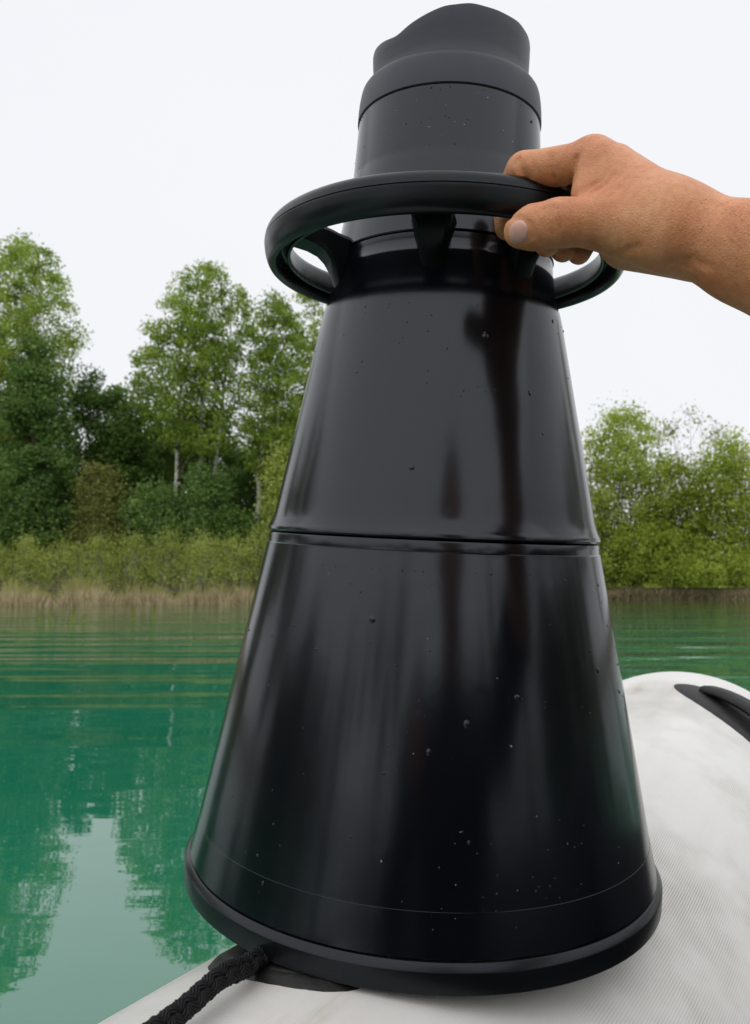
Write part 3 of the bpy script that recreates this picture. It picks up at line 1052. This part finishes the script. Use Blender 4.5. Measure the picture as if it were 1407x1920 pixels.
def spoke(ang, name='spoke'):
    """radial web from the ring in to the shoulder, with a gusset running down the cone"""
    st = [  # radius, half width above, half width below, z low, z high
        (0.112, 0.0140, 0.0135, RZ - 0.0075, RZ + 0.0050), (0.105, 0.0136, 0.0130, RZ - 0.0080, RZ + 0.0040), (0.097, 0.0132, 0.0122, RZ - 0.0095, RZ + 0.0030), (0.090, 0.0130, 0.0112, RZ - 0.0125, RZ + 0.0022),
        (0.0855, 0.0130, 0.0100, RZ - 0.0170, RZ + 0.0010), (0.0815, 0.0132, 0.0085, RZ - 0.0240, RZ - 0.0005), (0.0785, 0.0138, 0.0070, RZ - 0.0330, RZ - 0.0015), (0.0700, 0.0140, 0.0060, RZ - 0.0360, RZ - 0.0030)]
    V = []
    bv = 0.003
    for r, hw, lw, z0, z1 in st:
        sec = [(-hw + bv, z1), (hw - bv, z1), (hw, z1 - bv), (lw, z0 + bv), (lw - bv, z0), (-lw + bv, z0), (-lw, z0 + bv), (-hw, z1 - bv)]
        V += [(s, -r, z) for s, z in sec]
    V = np.array(V)
    c, s = math.cos(ang), math.sin(ang)
    V = np.stack([V[:, 0] * c - V[:, 1] * s, V[:, 0] * s + V[:, 1] * c, V[:, 2]], -1)
    o = part(name, V, [grid_faces(len(st), 8, cv=True), np.arange(8)[None, ::-1]], M['black_web'])
    auto(o, 30)


for k in (-5, -65, 40, 175):
    spoke(math.radians(k))


def cone_r(z):
    if z < 0.2215:
        return np.interp(z, [0.0165, 0.0382, 0.2190], [0.1568, 0.1516, 0.1149])
    if z < 0.40:
        return np.interp(z, [0.245, 0.256, 0.3735], [0.1086, 0.1066, 0.0840])
    return np.interp(z, [0.4735, 0.514], [0.0660, 0.0634])


def drops():
    rg = np.random.default_rng(21)
    bag = Bag()
    spots = []
    zones = [(0.03, 0.21, 150), (0.25, 0.37, 110), (0.475, 0.512, 34)]
    for z0, z1, n in zones:
        cz = rg.uniform(z0, z1, 14)
        ca = rg.uniform(-1.3, 1.3, 14)
        for _ in range(n):
            j = rg.integers(14)
            z = np.clip(cz[j] + rg.normal(0, 0.018), z0, z1)
            a = ca[j] + rg.normal(0, 0.16)
            s = np.exp(rg.normal(math.log(0.00050), 0.45))
            spots.append((a, z, s, rg.uniform(0.8, 1.5)))
    spots += [(0.62, 0.318, 0.0016, 1.3), (0.70, 0.294, 0.0013, 1.2), (-0.26, 0.182, 0.0020, 1.2), (0.17, 0.130, 0.0018, 1.3), (-0.45, 0.400, 0.0015, 1.1), (0.02, 0.115, 0.0013, 1.6)]
    th = np.linspace(0, 2 * np.pi, 8, endpoint=False)
    for a, z, s, el in spots:
        r = float(cone_r(z))
        n = np.array([math.sin(a), -math.cos(a), 0.18]); n /= np.linalg.norm(n)
        e1 = np.array([math.cos(a), math.sin(a), 0]); e2 = np.cross(n, e1)
        c = np.array([math.sin(a) * r, -math.cos(a) * r, z])
        V = [c + n * s * 0.55]
        for f, h in ((0.6, 0.42), (1.0, 0.0)):
            V += [c + n * (s * h) + e1 * (s * f * math.cos(q)) + e2 * (s * f * el * math.sin(q)) for q in th]
        V = np.array(V)
        k = np.arange(8)
        k2 = (k + 1) % 8
        bag.add(V, [np.stack([0 * k, 1 + k, 1 + k2], -1), np.stack([1 + k, 9 + k, 9 + k2, 1 + k2], -1)])
    o = link('water_drops', bag.mesh('water_drops', True), M['drop'], scope)
    o['kind'] = 'stuff'


drops()


def specks():
    rg = np.random.default_rng(33)
    bag = Bag()
    for _ in range(75):
        z = rg.choice([rg.uniform(0.03, 0.08), rg.uniform(0.08, 0.21), rg.uniform(0.25, 0.34), rg.uniform(0.25, 0.30), rg.uniform(0.478, 0.51)])
        a = rg.normal(0.35, 0.45)
        r = float(cone_r(z)) + 0.00015
        n = np.array([math.sin(a), -math.cos(a), 0.18]); n /= np.linalg.norm(n)
        e1 = np.array([math.cos(a), math.sin(a), 0]); e2 = np.cross(n, e1)
        c = np.array([math.sin(a) * r, -math.cos(a) * r, z])
        sz = np.exp(rg.normal(math.log(0.00028), 0.4))
        k = 6
        th_ = np.linspace(0, 2 * np.pi, k, endpoint=False)
        rot = rg.uniform(0, 3.14)
        el = rg.choice([1.0, 1.3, 3.0], p=[.6, .3, .1])
        V = [c + n * 0.0001]
        for q in th_:
            x, y = sz * el * math.cos(q) * rg.uniform(.6, 1.3), sz * math.sin(q) * rg.uniform(.6, 1.3)
            V.append(c + e1 * (x * math.cos(rot) - y * math.sin(rot)) + e2 * (x * math.sin(rot) + y * math.cos(rot)))
        i_ = np.arange(k)
        bag.add(np.array(V), np.stack([0 * i_, 1 + i_, 1 + (i_ + 1) % k], -1))
    o = link('lint_specks', bag.mesh('lint_specks'), M['lint'], scope)
    o['kind'] = 'stuff'


specks()

# ------------------------------------------------------------------ inflatable boat
TR = 0.22
r1 = np.array([170 - CU, 1920 - CV, FPX]); r2 = np.array([430 - CU, 1770 - CV, FPX])
pn = c2wd(np.cross(r1, r2)); pn /= np.linalg.norm(pn)          # plane through the eye that grazes the tube's outer side
D = np.cross(AX, pn); D /= np.linalg.norm(D)
if D[1] < 0:
    D = -D
SIDE = np.cross(D, AX); SIDE /= np.linalg.norm(SIDE)            # to the right, into the boat
UP = np.cross(SIDE, D)
d0 = pn @ (C_BASE - np.array([0, 0, HC]))
bofs = (TR - d0 + TR * (pn @ UP)) / (pn @ SIDE)
Q = C_BASE - UP * (TR + 0.002) + SIDE * bofs
Dh = np.array([D[0], D[1], 0]); Dh /= np.linalg.norm(Dh)
Sh = np.array([Dh[1], -Dh[0], 0])
BW = 1.25                                                       # between tube axes
ctrl = [(Q + D * 0.82 + np.array([0, 0, 0.100]) - Sh * 0.02, 0.02), (Q + D * 0.80 + np.array([0, 0, 0.100]) - Sh * 0.02, 0.10), (Q + D * 0.73 + np.array([0, 0, 0.098]) - Sh * 0.015, 0.160), (Q + D * 0.62 + np.array([0, 0, 0.090]) - Sh * 0.01, 0.187), (Q + D * 0.48 + np.array([0, 0, 0.065]), 0.200),
        (Q + D * 0.30 + np.array([0, 0, 0.03]), 0.214), (Q + D * 0.10, TR), (Q - D * 0.25, TR), (Q - D * 0.7, TR), (Q - Dh * 1.15 - D * 0, TR)]
zt_ = ctrl[-1][0][2]
e0 = Q - Dh * 1.15; e0[2] = Q[2] - 0.03
ctrl[-1] = (e0, TR)
for a in (30, 60, 90, 120, 150, 180):
    ar = math.radians(a)
    c_ = e0 + Sh * (BW / 2) * (1 - math.cos(ar)) - Dh * (BW / 2) * math.sin(ar)
    ctrl.append((c_, TR))
for s_, dz, rr_ in ((0.45, 0, TR), (0.9, 0, TR), (1.25, 0, TR), (1.45, 0.03, .214), (1.63, .085, .2), (1.77, .125, .187), (1.88, .14, .16), (1.95, .148, .10), (1.97, .15, .02)):
    c_ = e0 + Sh * BW + Dh * s_
    c_[2] += dz
    ctrl.append((c_, rr_))
cp_ = smooth_profile([np.append(c, r) for c, r in ctrl], 14)
path, rad = cp_[:, :3], np.maximum(cp_[:, 3], 0.004)
T = np.gradient(path, axis=0); T /= np.linalg.norm(T, axis=1)[:, None]
lat = np.cross(T, [0, 0, 1.0]); lat /= np.linalg.norm(lat, axis=1)[:, None]
upv = np.cross(lat, T)
seg = 96
th = np.linspace(0, 2 * np.pi, seg, endpoint=False)
Vt = path[:, None] + rad[:, None, None] * (np.cos(th)[None, :, None] * upv[:, None] + np.sin(th)[None, :, None] * lat[:, None])
s_len = np.concatenate([[0], np.cumsum(np.linalg.norm(np.diff(path, axis=0), axis=1))])
uvs = np.stack(np.broadcast_arrays(s_len[:, None], (((th + np.pi) % (2 * np.pi)) * TR)[None, :]), -1).reshape(-1, 2)
boat = empty('inflatable_boat', (Q[0], Q[1], 0.0))
bo = np.array(boat.location)
tag(boat, 'white inflatable boat whose dirty fabric tube carries the black cone', 'boat')
ncut = int(np.argmin(np.linalg.norm(path - (Q - D * 0.62), axis=1)))
link('tube', mesh_np('tube', Vt[:ncut + 1].reshape(-1, 3) - bo, grid_faces(ncut + 1, seg, cv=True), True, uv=uvs[:(ncut + 1) * seg]), M['pvc'], boat)
link('rear_tube', mesh_np('rear_tube', Vt[ncut:].reshape(-1, 3) - bo, grid_faces(len(path) - ncut, seg, cv=True), True), M['floor'], boat)  # unseen chamber, made dark to darken the reflections low on the cone
fl = []
for s_, w_ in ((-1.45, 0.35), (-1.2, 0.52), (-0.6, 0.52), (0.0, 0.52), (0.45, 0.52)):
    cpt = Q + Sh * (BW / 2) + Dh * s_
    fl.append([cpt - Sh * w_ + [0, 0, 0.05 - cpt[2]], cpt + Sh * w_ + [0, 0, 0.05 - cpt[2]]])
fl = np.array(fl)
flo = np.concatenate([fl.reshape(-1, 3), (fl - [0, 0, 0.03]).reshape(-1, 3)])
gf = grid_faces(5, 2)
link('boat_floor', mesh_np('boat_floor', flo - bo, np.concatenate([gf, gf[:, ::-1] + 10])), M['floor'], boat)
tp = [Q + Sh * (BW / 2) + Dh * 0.42 + Sh * sx + Dh * sy + np.array([0, 0, sz - Q[2]]) for sy in (-0.02, 0.02) for sx, sz in ((-0.44, 0.02), (0.44, 0.02), (0.46, 0.36), (-0.46, 0.36))]
link('transom', mesh_np('transom', np.array(tp) - bo, np.array([[3, 2, 1, 0], [4, 5, 6, 7], [0, 1, 5, 4], [1, 2, 6, 5], [2, 3, 7, 6], [3, 0, 4, 7]])), M['floor'], boat)


def on_tube(s, ang, off=0.0):
    """point on the straight tube: s metres along from under the cone, ang from its crest (+ into the boat)"""
    sx = np.interp(s, [-9, 9], [-9, 9])
    i = np.argmin(np.linalg.norm(path - (Q + D * sx), axis=1))
    # local continuous lookup along the polyline
    S0 = s_len[np.argmin(np.linalg.norm(path - Q, axis=1))]
    ss = S0 - s
    c = np.array([np.interp(ss, s_len, path[:, k]) for k in range(3)])
    r = np.interp(ss, s_len, rad)
    t = -np.array([np.interp(ss, s_len, T[:, k]) for k in range(3)])
    t /= np.linalg.norm(t)
    l = np.cross(t, [0, 0, 1.0]); l /= np.linalg.norm(l)
    u = np.cross(l, t)
    return c + (r + off) * (math.cos(ang) * u + math.sin(ang) * l)


def find_on_tube(u, v, s0, a0, off=0.0):
    """surface parameters of the tube point seen at pixel (u, v)"""
    def proj(s, a):
        p = on_tube(s, a, off) - np.array([0, 0, HC])
        x, y, z = p[0], p[1] * sp - p[2] * cp, p[1] * cp + p[2] * sp
        return np.array([CU + FPX * x / z - u, CV + FPX * y / z - v])
    q = np.array([s0, a0], float)
    for _ in range(40):
        f = proj(*q)
        J = np.stack([(proj(q[0] + 1e-3, q[1]) - f) / 1e-3, (proj(q[0], q[1] + 1e-3) - f) / 1e-3], 1)
        dq = np.linalg.lstsq(J, -f, rcond=1e-3)[0]
        q += np.clip(dq, -0.05, 0.05)
    return q


def tube_patch(s0, a0, ls, la, rot, h, n=40, rings=7):
    """oval rubber patch lying on the tube, thickness h, softly domed edge; la in metres across"""
    V = []
    for k in range(rings + 1):
        f = k / rings
        hh_ = h * (1 - f ** 6) if k < rings else -0.001
        for t in np.linspace(0, 2 * np.pi, n, endpoint=False):
            x, y = f * ls * math.cos(t), f * la * math.sin(t)
            xs, ya = x * math.cos(rot) - y * math.sin(rot), x * math.sin(rot) + y * math.cos(rot)
            V.append(on_tube(s0 + xs, a0 + ya / TR, hh_))
    return np.array(V), grid_faces(rings + 1, n, cv=True)[:, ::-1]


pa = find_on_tube(408, 1786, -0.1, -0.5, 0.003)
pb = find_on_tube(690, 1842, -0.12, 0.0, 0.003)
sA, aA = (pa + pb) / 2
rotA = math.atan2((pb[1] - pa[1]) * TR, pb[0] - pa[0])
lsA = math.hypot((pb[1] - pa[1]) * TR, pb[0] - pa[0]) / 2
V, F = tube_patch(sA, aA, lsA, 0.032, rotA, 0.0045)
patch = link('rope_patch', mesh_np('rope_patch', V - bo, F, True), M['patch'], boat)
V, F = tube_patch(sA, aA, lsA * 0.88, 0.028, rotA, 0.0062)
link('raised_pad', mesh_np('raised_pad', V - bo, F, True), M['patch'], patch)

# black carry handle on the upturned end
s1, a1_ = find_on_tube(1262, 1281, 0.45, 0.0)
s2, a2_ = find_on_tube(1392, 1352, 0.35, 0.3)
rotH = math.atan2((a2_ - a1_) * TR, s2 - s1)
lsH = math.hypot((a2_ - a1_) * TR, s2 - s1)
sH, aH = s2, a2_
V, F = tube_patch(sH, aH, lsH, 0.036, rotH, 0.004)
hp = link('handle_patch', mesh_np('handle_patch', V - bo, F, True), M['patch'], boat)
hv = []
for k in range(19):
    t = k / 18
    x = -0.62 * lsH + 1.9 * lsH * t
    hgt__ = 0.005 + 0.016 * math.sin(math.pi * t) ** 0.7
    wdt = 0.002 + 0.017 * math.sin(math.pi * min(1, 0.04 + t * 0.9)) ** 0.6
    for (yy, zz) in ((-wdt, hgt__ - .003), (-wdt * .3, hgt__ + 0.004), (wdt * .6, hgt__ + .003), (wdt, hgt__ - .002), (wdt * 0.9, hgt__ - 0.006), (-wdt * 0.9, hgt__ - 0.007)):
        yo = yy - 0.006
        hv.append(on_tube(sH + x * math.cos(rotH) - yo * math.sin(rotH), aH + (x * math.sin(rotH) + yo * math.cos(rotH)) / TR, zz))
link('handle_strap', mesh_np('handle_strap', np.array(hv) - bo, [grid_faces(19, 6, cv=True)[:, ::-1], np.arange(6)[None], np.arange(108, 114)[None, ::-1]], True), M['patch'], hp)

# ------------------------------------------------------------------ braided rope
sB, aB = find_on_tube(460, 1812, -0.12, -0.4, 0.0095)
sC, aC = find_on_tube(338, 1898, -0.2, -0.4, 0.010)
rp = [on_tube(sA + (sB - sA) * -0.35, aA + (aB - aA) * -0.35, 0.008), on_tube(sA + (sB - sA) * 0.35, aA + (aB - aA) * 0.35, 0.008), on_tube(sB, aB, 0.0095), on_tube(sB * 0.6 + sC * 0.4, aB * 0.6 + aC * 0.4, 0.0125), on_tube(sC, aC, 0.010), on_tube(sC * 1.5 - sB * 0.5, aC * 1.5 - aB * 0.5, 0.010), on_tube(sC * 2.3 - sB * 1.3, aC * 2.2 - aB * 1.2, 0.010), on_tube(sC * 3.4 - sB * 2.4, aC * 3 - aB * 2.0, 0.010)]
rp = smooth_profile(rp, 60)
sl = np.concatenate([[0], np.cumsum(np.linalg.norm(np.diff(rp, axis=0), axis=1))])
nn = int(sl[-1] / 0.0012)
ss = np.linspace(0, sl[-1], nn)
rp = np.stack([np.interp(ss, sl, rp[:, k]) for k in range(3)], -1)
T_, N_, B_ = frames(rp)
rope = empty('braided_rope', rp[0])
tag(rope, 'thick black braided rope running off the rubber patch to the lower left', 'rope')
RR, PITCHR = 0.0047, 0.043
al = math.atan2(2 * math.pi * RR, PITCHR)
for k in range(8):
    sg = 1 if k % 2 == 0 else -1
    ph = (k // 2) * math.pi / 2 + (0 if sg > 0 else math.pi / 4)
    bag = Bag()
    for q in range(-2, 3):                                   # five yarns side by side make one plait strand
        off = q * 0.00122
        sx = np.clip(ss - sg * 0 + off * math.sin(al), 0, ss[-1])
        w_ = 2 * math.pi * ss / PITCHR
        an = sg * w_ + ph - sg * off * math.cos(al) / RR
        rmod = RR + 0.0011 * np.cos(4 * w_ + (0 if sg > 0 else math.pi)) - 0.00022 * q * q
        ctr = np.stack([np.interp(sx, ss, rp[:, c]) for c in range(3)], -1)
        pp = ctr + rmod[:, None] * (np.cos(an)[:, None] * N_ + np.sin(an)[:, None] * B_)
        bag.add(*tube(pp[::2], 0.00080, 6))
    me = bag.mesh('strand', True)
    me.transform(Matrix.Translation(-Vector(rp[0])))
    link('strand', me, M['rope'], rope)

# ------------------------------------------------------------------ person: hand on the ring, arm, body behind the eye
def A(u, v, d):
    return at(u, v, d)


HP = []      # (a, b, ra, rb, k) smooth-joined in order


def cap(a, b, ra, rb, k):
    HP.append((np.asarray(a, np.float32), np.asarray(b, np.float32), ra, rb, k))


# forearm and wrist
elbow = c2w([0.300, -0.008, 0.288]); shoulder = c2w([0.395, 0.060, -0.01])
wr_a, wr_b = A(1292, 434, .412), A(1318, 454, .432)
mid_a, mid_b = A(1400, 474, .394), A(1425, 490, .412)
arm_mid = c2w([0.245, -0.068, 0.345])
MC = {'i': (A(1112, 302, .447), .0138), 'm': (A(1150, 314, .468), .0130), 'r': (A(1190, 340, .488), .0122), 'l': (A(1222, 370, .503), .0112)}
WRS = {'i': (A(1262, 404, .412), .0155), 'm': (A(1278, 412, .425), .0155), 'r': (A(1290, 424, .437), .0150), 'l': (A(1297, 436, .446), .0140)}
cap(WRS['i'][0], MC['i'][0], WRS['i'][1], MC['i'][1], 0.0)
for key in 'mrl':
    cap(WRS[key][0], MC[key][0], WRS[key][1], MC[key][1], 0.012)
cap(A(1180, 448, .440), A(1300, 458, .430), .0165, .0185, 0.014)            # heel of the palm
cap(A(1255, 440, .408), A(1138, 416, .424), .0190, .0140, 0.013)           # thenar
cap(A(1128, 372, .436), A(1225, 400, .418), .0095, .0150, 0.012)            # web of the thumb
cap(A(1118, 318, .4415), A(1102, 362, .4360), .0105, .0085, 0.008)
cap(A(1256, 416, .413), wr_a, .0185, .0188, 0.010)
cap(wr_a, mid_a, .0186, .0216, 0.008)
cap(wr_b, mid_b, .0168, .0203, 0.008)
cap(mid_a, arm_mid, .0218, .0300, 0.012)
cap(mid_b, arm_mid, .0205, .0295, 0.012)
cap(arm_mid, elbow, .0310, .0380, 0.02)
cap(elbow, shoulder, .0380, .0520, 0.02)
# thumb
cap(A(1138, 414, .424), A(1048, 418, .4275), .0135, .0121, 0.006)
cap(A(1048, 418, .4275), A(1000, 427, .4305), .0119, .0113, 0.004)
cap(A(1000, 427, .4305), A(975, 434, .433), .0112, .0086, 0.004)
FING = {
    'i': [A(1112, 304, .447), A(984, 320, .4605), A(950, 368, .4785), A(952, 426, .4765)],
    'm': [A(1150, 314, .468), A(1040, 328, .484), A(1012, 390, .497), A(1026, 458, .490)],
    'r': [A(1190, 340, .488), A(1100, 348, .504), A(1062, 408, .513), A(1056, 468, .503)],
    'l': [A(1222, 370, .503), A(1150, 378, .517), A(1112, 428, .521), A(1086, 474, .510)],
}
FR = {'i': (.0126, .0100, .0086, .0076), 'm': (.0124, .0100, .0086, .0076), 'r': (.0116, .0094, .0084, .0078), 'l': (.0104, .0084, .0078, .0074)}
FCH = {}
for key in 'imrl':
    p, r = FING[key], FR[key]
    FCH[key] = [(p[0], p[1], r[0] * 0.93, r[1]), (p[1], p[2], r[1] * 0.99, r[2]), (p[2], p[3], r[2], r[3])]
NAILC = A(973, 437, .4225)
# shallow creases: polylines on the skin, (points, width, depth)
CRE = []


def hand_fn(P, cre=True):
    d = None
    for a, b, ra, rb, k in HP:
        e = sd_caps(P, a, b, ra, rb)
        d = e if d is None else smin(d, e, max(k, 0.003))
    fd = None
    for key in 'imrl':
        f = None
        for a, b, ra, rb in FCH[key]:
            e = sd_caps(P, a, b, ra, rb)
            f = e if f is None else smin(f, e, 0.0035)
        fd = f if fd is None else smin(fd, f, 0.0012)
    d = smin(d, fd, 0.0032)
    for pts, w, dep in (CRE if cre else []):
        m = np.all((P > pts.min(0) - 3 * w) & (P < pts.max(0) + 3 * w), axis=1)
        if m.any():
            Q_ = P[m]
            e = np.min([sd_caps(Q_, pts[q], pts[q + 1], 0, 0) for q in range(len(pts) - 1)], axis=0)
            d[m] += dep * np.exp(-(e / w) ** 2)
    return d


def skin_depth(uu, vv, d0=.38, d1=.50, n=240):
    ds = np.linspace(d0, d1, n)
    uu, vv = np.asarray(uu, float), np.asarray(vv, float)
    G = np.stack([(uu[:, None] - CU) / FPX * ds, (vv[:, None] - CV) / FPX * ds, np.broadcast_to(ds, (len(uu), n))], -1)
    f = hand_fn(c2w(G).reshape(-1, 3).astype(np.float32), False).reshape(len(uu), n)
    return ds[np.argmax(f < 0, axis=1)]


def skin_line(pix, w, dep):
    pix = np.array(pix, float)
    t = np.linspace(0, len(pix) - 1, 4 * len(pix))
    uu, vv = [np.interp(t, range(len(pix)), pix[:, k]) for k in (0, 1)]
    dd = skin_depth(uu, vv)
    CRE.append((np.array([A(a, b, c) for a, b, c in zip(uu, vv, dd)], np.float32), w, dep))


skin_line([(1082, 296), (1074, 326), (1071, 358)], .0013, .0034)        # base of the index finger
skin_line([(972, 298), (980, 318), (988, 336)], .0013, .0030)           # first joint of the index finger
skin_line([(966, 304), (972, 322)], .0010, .0012)
skin_line([(1032, 292), (1037, 334)], .0020, .0016)
skin_line([(1152, 326), (1136, 345), (1112, 359)], .0013, .0026)        # fold of the thumb web
skin_line([(1164, 326), (1150, 348), (1132, 362)], .0011, .0014)
skin_line([(1140, 322), (1128, 338), (1110, 348)], .0010, .0012)
skin_line([(1172, 336), (1160, 356), (1146, 368)], .0010, .0010)
skin_line([(1020, 392), (1017, 428)], .0010, .0012)                     # thumb joint
skin_line([(1029, 386), (1027, 434)], .0010, .0016)
skin_line([(1039, 384), (1039, 436)], .0010, .0014)
skin_line([(1050, 386), (1052, 428)], .0010, .0012)
skin_line([(944, 420), (955, 409), (978, 408), (996, 424), (999, 444)], .0014, .0012)   # fold round the nail
skin_line([(1110, 456), (1128, 472), (1160, 475), (1198, 462)], .0016, .0012)
skin_line([(1215, 500), (1250, 494), (1290, 500)], .0022, .0010)
skin_line([(1270, 490), (1300, 486), (1330, 500)], .0020, .0012)

allp = np.array([h[0] for h in HP] + [h[1] for h in HP] + [q for f in FING.values() for q in f])
Vh, Fh = surface(hand_fn, allp.min(0) - 0.06, allp.max(0) + 0.06, 0.00135)

# head, neck, other arm (behind the eye)
sR = shoulder
sL = np.array([-0.03, -0.24, 0.56]); nk = np.array([0.17, -0.20, 0.63]); hd = np.array([0.14, -0.14, 0.80])
eL = np.array([-0.20, -0.20, 0.36]); hL = np.array([-0.06, -0.10, 0.52]); chest = np.array([0.17, -0.20, 0.46]); pelv = np.array([0.17, -0.30, 0.20])


def body_fn(P):
    d = np.linalg.norm((P - hd) / np.array([.076, .096, .118]), axis=1) * 0.09 - 0.09
    d = smin(d, sd_caps(P, hd + [0, .07, -.04], hd + [-.0, .075, -.085], .055, .038), .04)
    d = smin(d, sd_caps(P, hd + [-.005, .098, .012], hd + [-.01, .115, -.022], .008, .014), .012)
    for s in (-1, 1):
        d = smin(d, sd_caps(P, hd + [s * .080, -.005, .02], hd + [s * .080, .0, -.025], .016, .011), .01)
        d = -smin(-d, np.linalg.norm(P - (hd + np.array([s * .032, .102, .012])), axis=1) - .013, .012)
    d = smin(d, sd_caps(P, nk + [0, 0, -.08], hd + [0, -.01, -.07], .062, .055), .03)
    a2 = sd_caps(P, sL, eL, .052, .042)
    a2 = smin(a2, sd_caps(P, eL, hL, .041, .026), .02)
    for q, dx in enumerate((-.03, -.01, .01, .03)):
        m_ = hL + np.array([dx, .012, .075 - abs(dx) * .3])
        a2 = smin(a2, sd_caps(P, hL, m_, .014, .011), .01)
        a2 = smin(a2, sd_caps(P, m_, m_ + [0.005, .03, .02], .009, .007), .004)
    a2 = smin(a2, sd_caps(P, hL, hL + [.06, .02, .03], .013, .009), .008)
    return np.minimum(d, a2)


Vb, Fb = surface(body_fn, np.array([-.34, -.42, .25]), np.array([.42, .10, .99]), 0.006)
person = link('person', mesh_np('person', np.concatenate([Vh, Vb]), [np.concatenate([Fh, Fb + len(Vh)])], True), M['skin'])
tag(person, 'person whose bare right hand reaches in from the right and grips the black ring handle', 'person')


def shirt_fn(P):
    d = sd_caps(P, chest + [-.09, 0, .04], chest + [.11, .02, .04], .125, .125)
    d = smin(d, sd_caps(P, chest, pelv, .135, .15), .08)
    d = smin(d, sd_caps(P, sL, sR, .068, .068), .06)
    d = smin(d, sd_caps(P, sL, eL, .068, .056), .03)
    d = smin(d, sd_caps(P, eL, hL + (eL - hL) * .12, .055, .042), .02)
    d = smin(d, sd_caps(P, sR, sR * .1 + np.asarray(elbow) * .9, .066, .055), .03)
    return d


Vs, Fs_ = surface(shirt_fn, np.array([-.34, -.60, .02]), np.array([.60, .30, .80]), 0.009)
link('shirt', mesh_np('shirt', Vs, Fs_, True), M['shirt'], person)


def leg_fn(P):
    d = sd_caps(P, pelv + [-.09, 0, -.03], pelv + [.09, 0, -.03], .13, .13)
    for s in (-1, 1):
        k = pelv + np.array([s * .30, .22, .02])
        f = pelv + np.array([-s * .10, .26, -.09])
        d = smin(d, sd_caps(P, pelv + [s * .09, .02, -.03], k, .085, .062), .04)
        d = smin(d, sd_caps(P, k, f, .058, .042), .02)
    return d


Vl, Fl = surface(leg_fn, np.array([-.35, -.55, -.02]), np.array([.75, .15, .45]), 0.012)
link('trousers', mesh_np('trousers', Vl, Fl, True), M['trouser'], person)


def hair_fn(P):
    d = np.linalg.norm((P - hd - [0, -.012, .02]) / np.array([.084, .10, .116]), axis=1) * 0.09 - 0.09
    return np.maximum(d, (P[:, 1] - hd[1] - .05) * .7 - (P[:, 2] - hd[2] - .05) * .9)


Vq, Fq = surface(hair_fn, hd - .16, hd + .16, 0.007)
link('hair', mesh_np('hair', Vq, Fq, True), M['hair'], person)


# thumb nail: a curved plate seated in the flesh, facing the eye
nr, ns = 8, 28
nu_, nv_, nf_ = [], [], []
for k in range(nr + 1):
    f = k / nr
    for t in np.linspace(0, 2 * np.pi, ns, endpoint=False):
        ct, st = math.cos(t), math.sin(t)
        x = f * 19.5 * np.sign(ct) * abs(ct) ** 0.85
        y = f * 22.5 * np.sign(st) * abs(st) ** 0.9
        nu_.append(972 + x * 0.96 + y * 0.10)
        nv_.append(436 + y - x * 0.22)
        nf_.append(-0.0009 * (1 - 0.9 * f ** 5) if k < nr else 0.0006)
nd_ = skin_depth(nu_, nv_, .405, .44, 300) + np.array(nf_)
nV = [A(a, b, c) for a, b, c in zip(nu_, nv_, nd_)]
link('thumb_nail', mesh_np('thumb_nail', np.array(nV), grid_faces(nr + 1, ns, cv=True)[:, ::-1], True), M['nail'], person)


# fine dark hairs lying along the forearm
def arm_hair():
    rg = np.random.default_rng(4)
    n = 260
    uu = 1407 + 60 - np.abs(rg.normal(0, 110, n))
    top = np.interp(uu, [1110, 1180, 1250, 1330, 1407, 1480], [262, 285, 330, 364, 378, 395])
    vv = top + np.abs(rg.normal(0, 75, n)) + 4
    dd = skin_depth(uu, vv, .33, .47, 200)
    bag = Bag()
    for u, v, d in zip(uu, vv, dd):
        if not .345 < d < .45:
            continue
        p = A(u, v, d + .0003)
        L = rg.uniform(5, 13)
        a = rg.normal(2.75, 0.5)
        q = A(u + L * math.cos(a), v + L * math.sin(a), d - .0012)
        m = (p + q) / 2 + (A(u, v, d - .001) - A(u, v, d)) * 0.4
        bag.add(*tube(np.array([p, m, q]), [0.00005, 0.00004, 0.00001], 3))
    o = link('arm_hair', bag.mesh('arm_hair'), M['hair'], person)
    o['kind'] = 'stuff'


arm_hair()
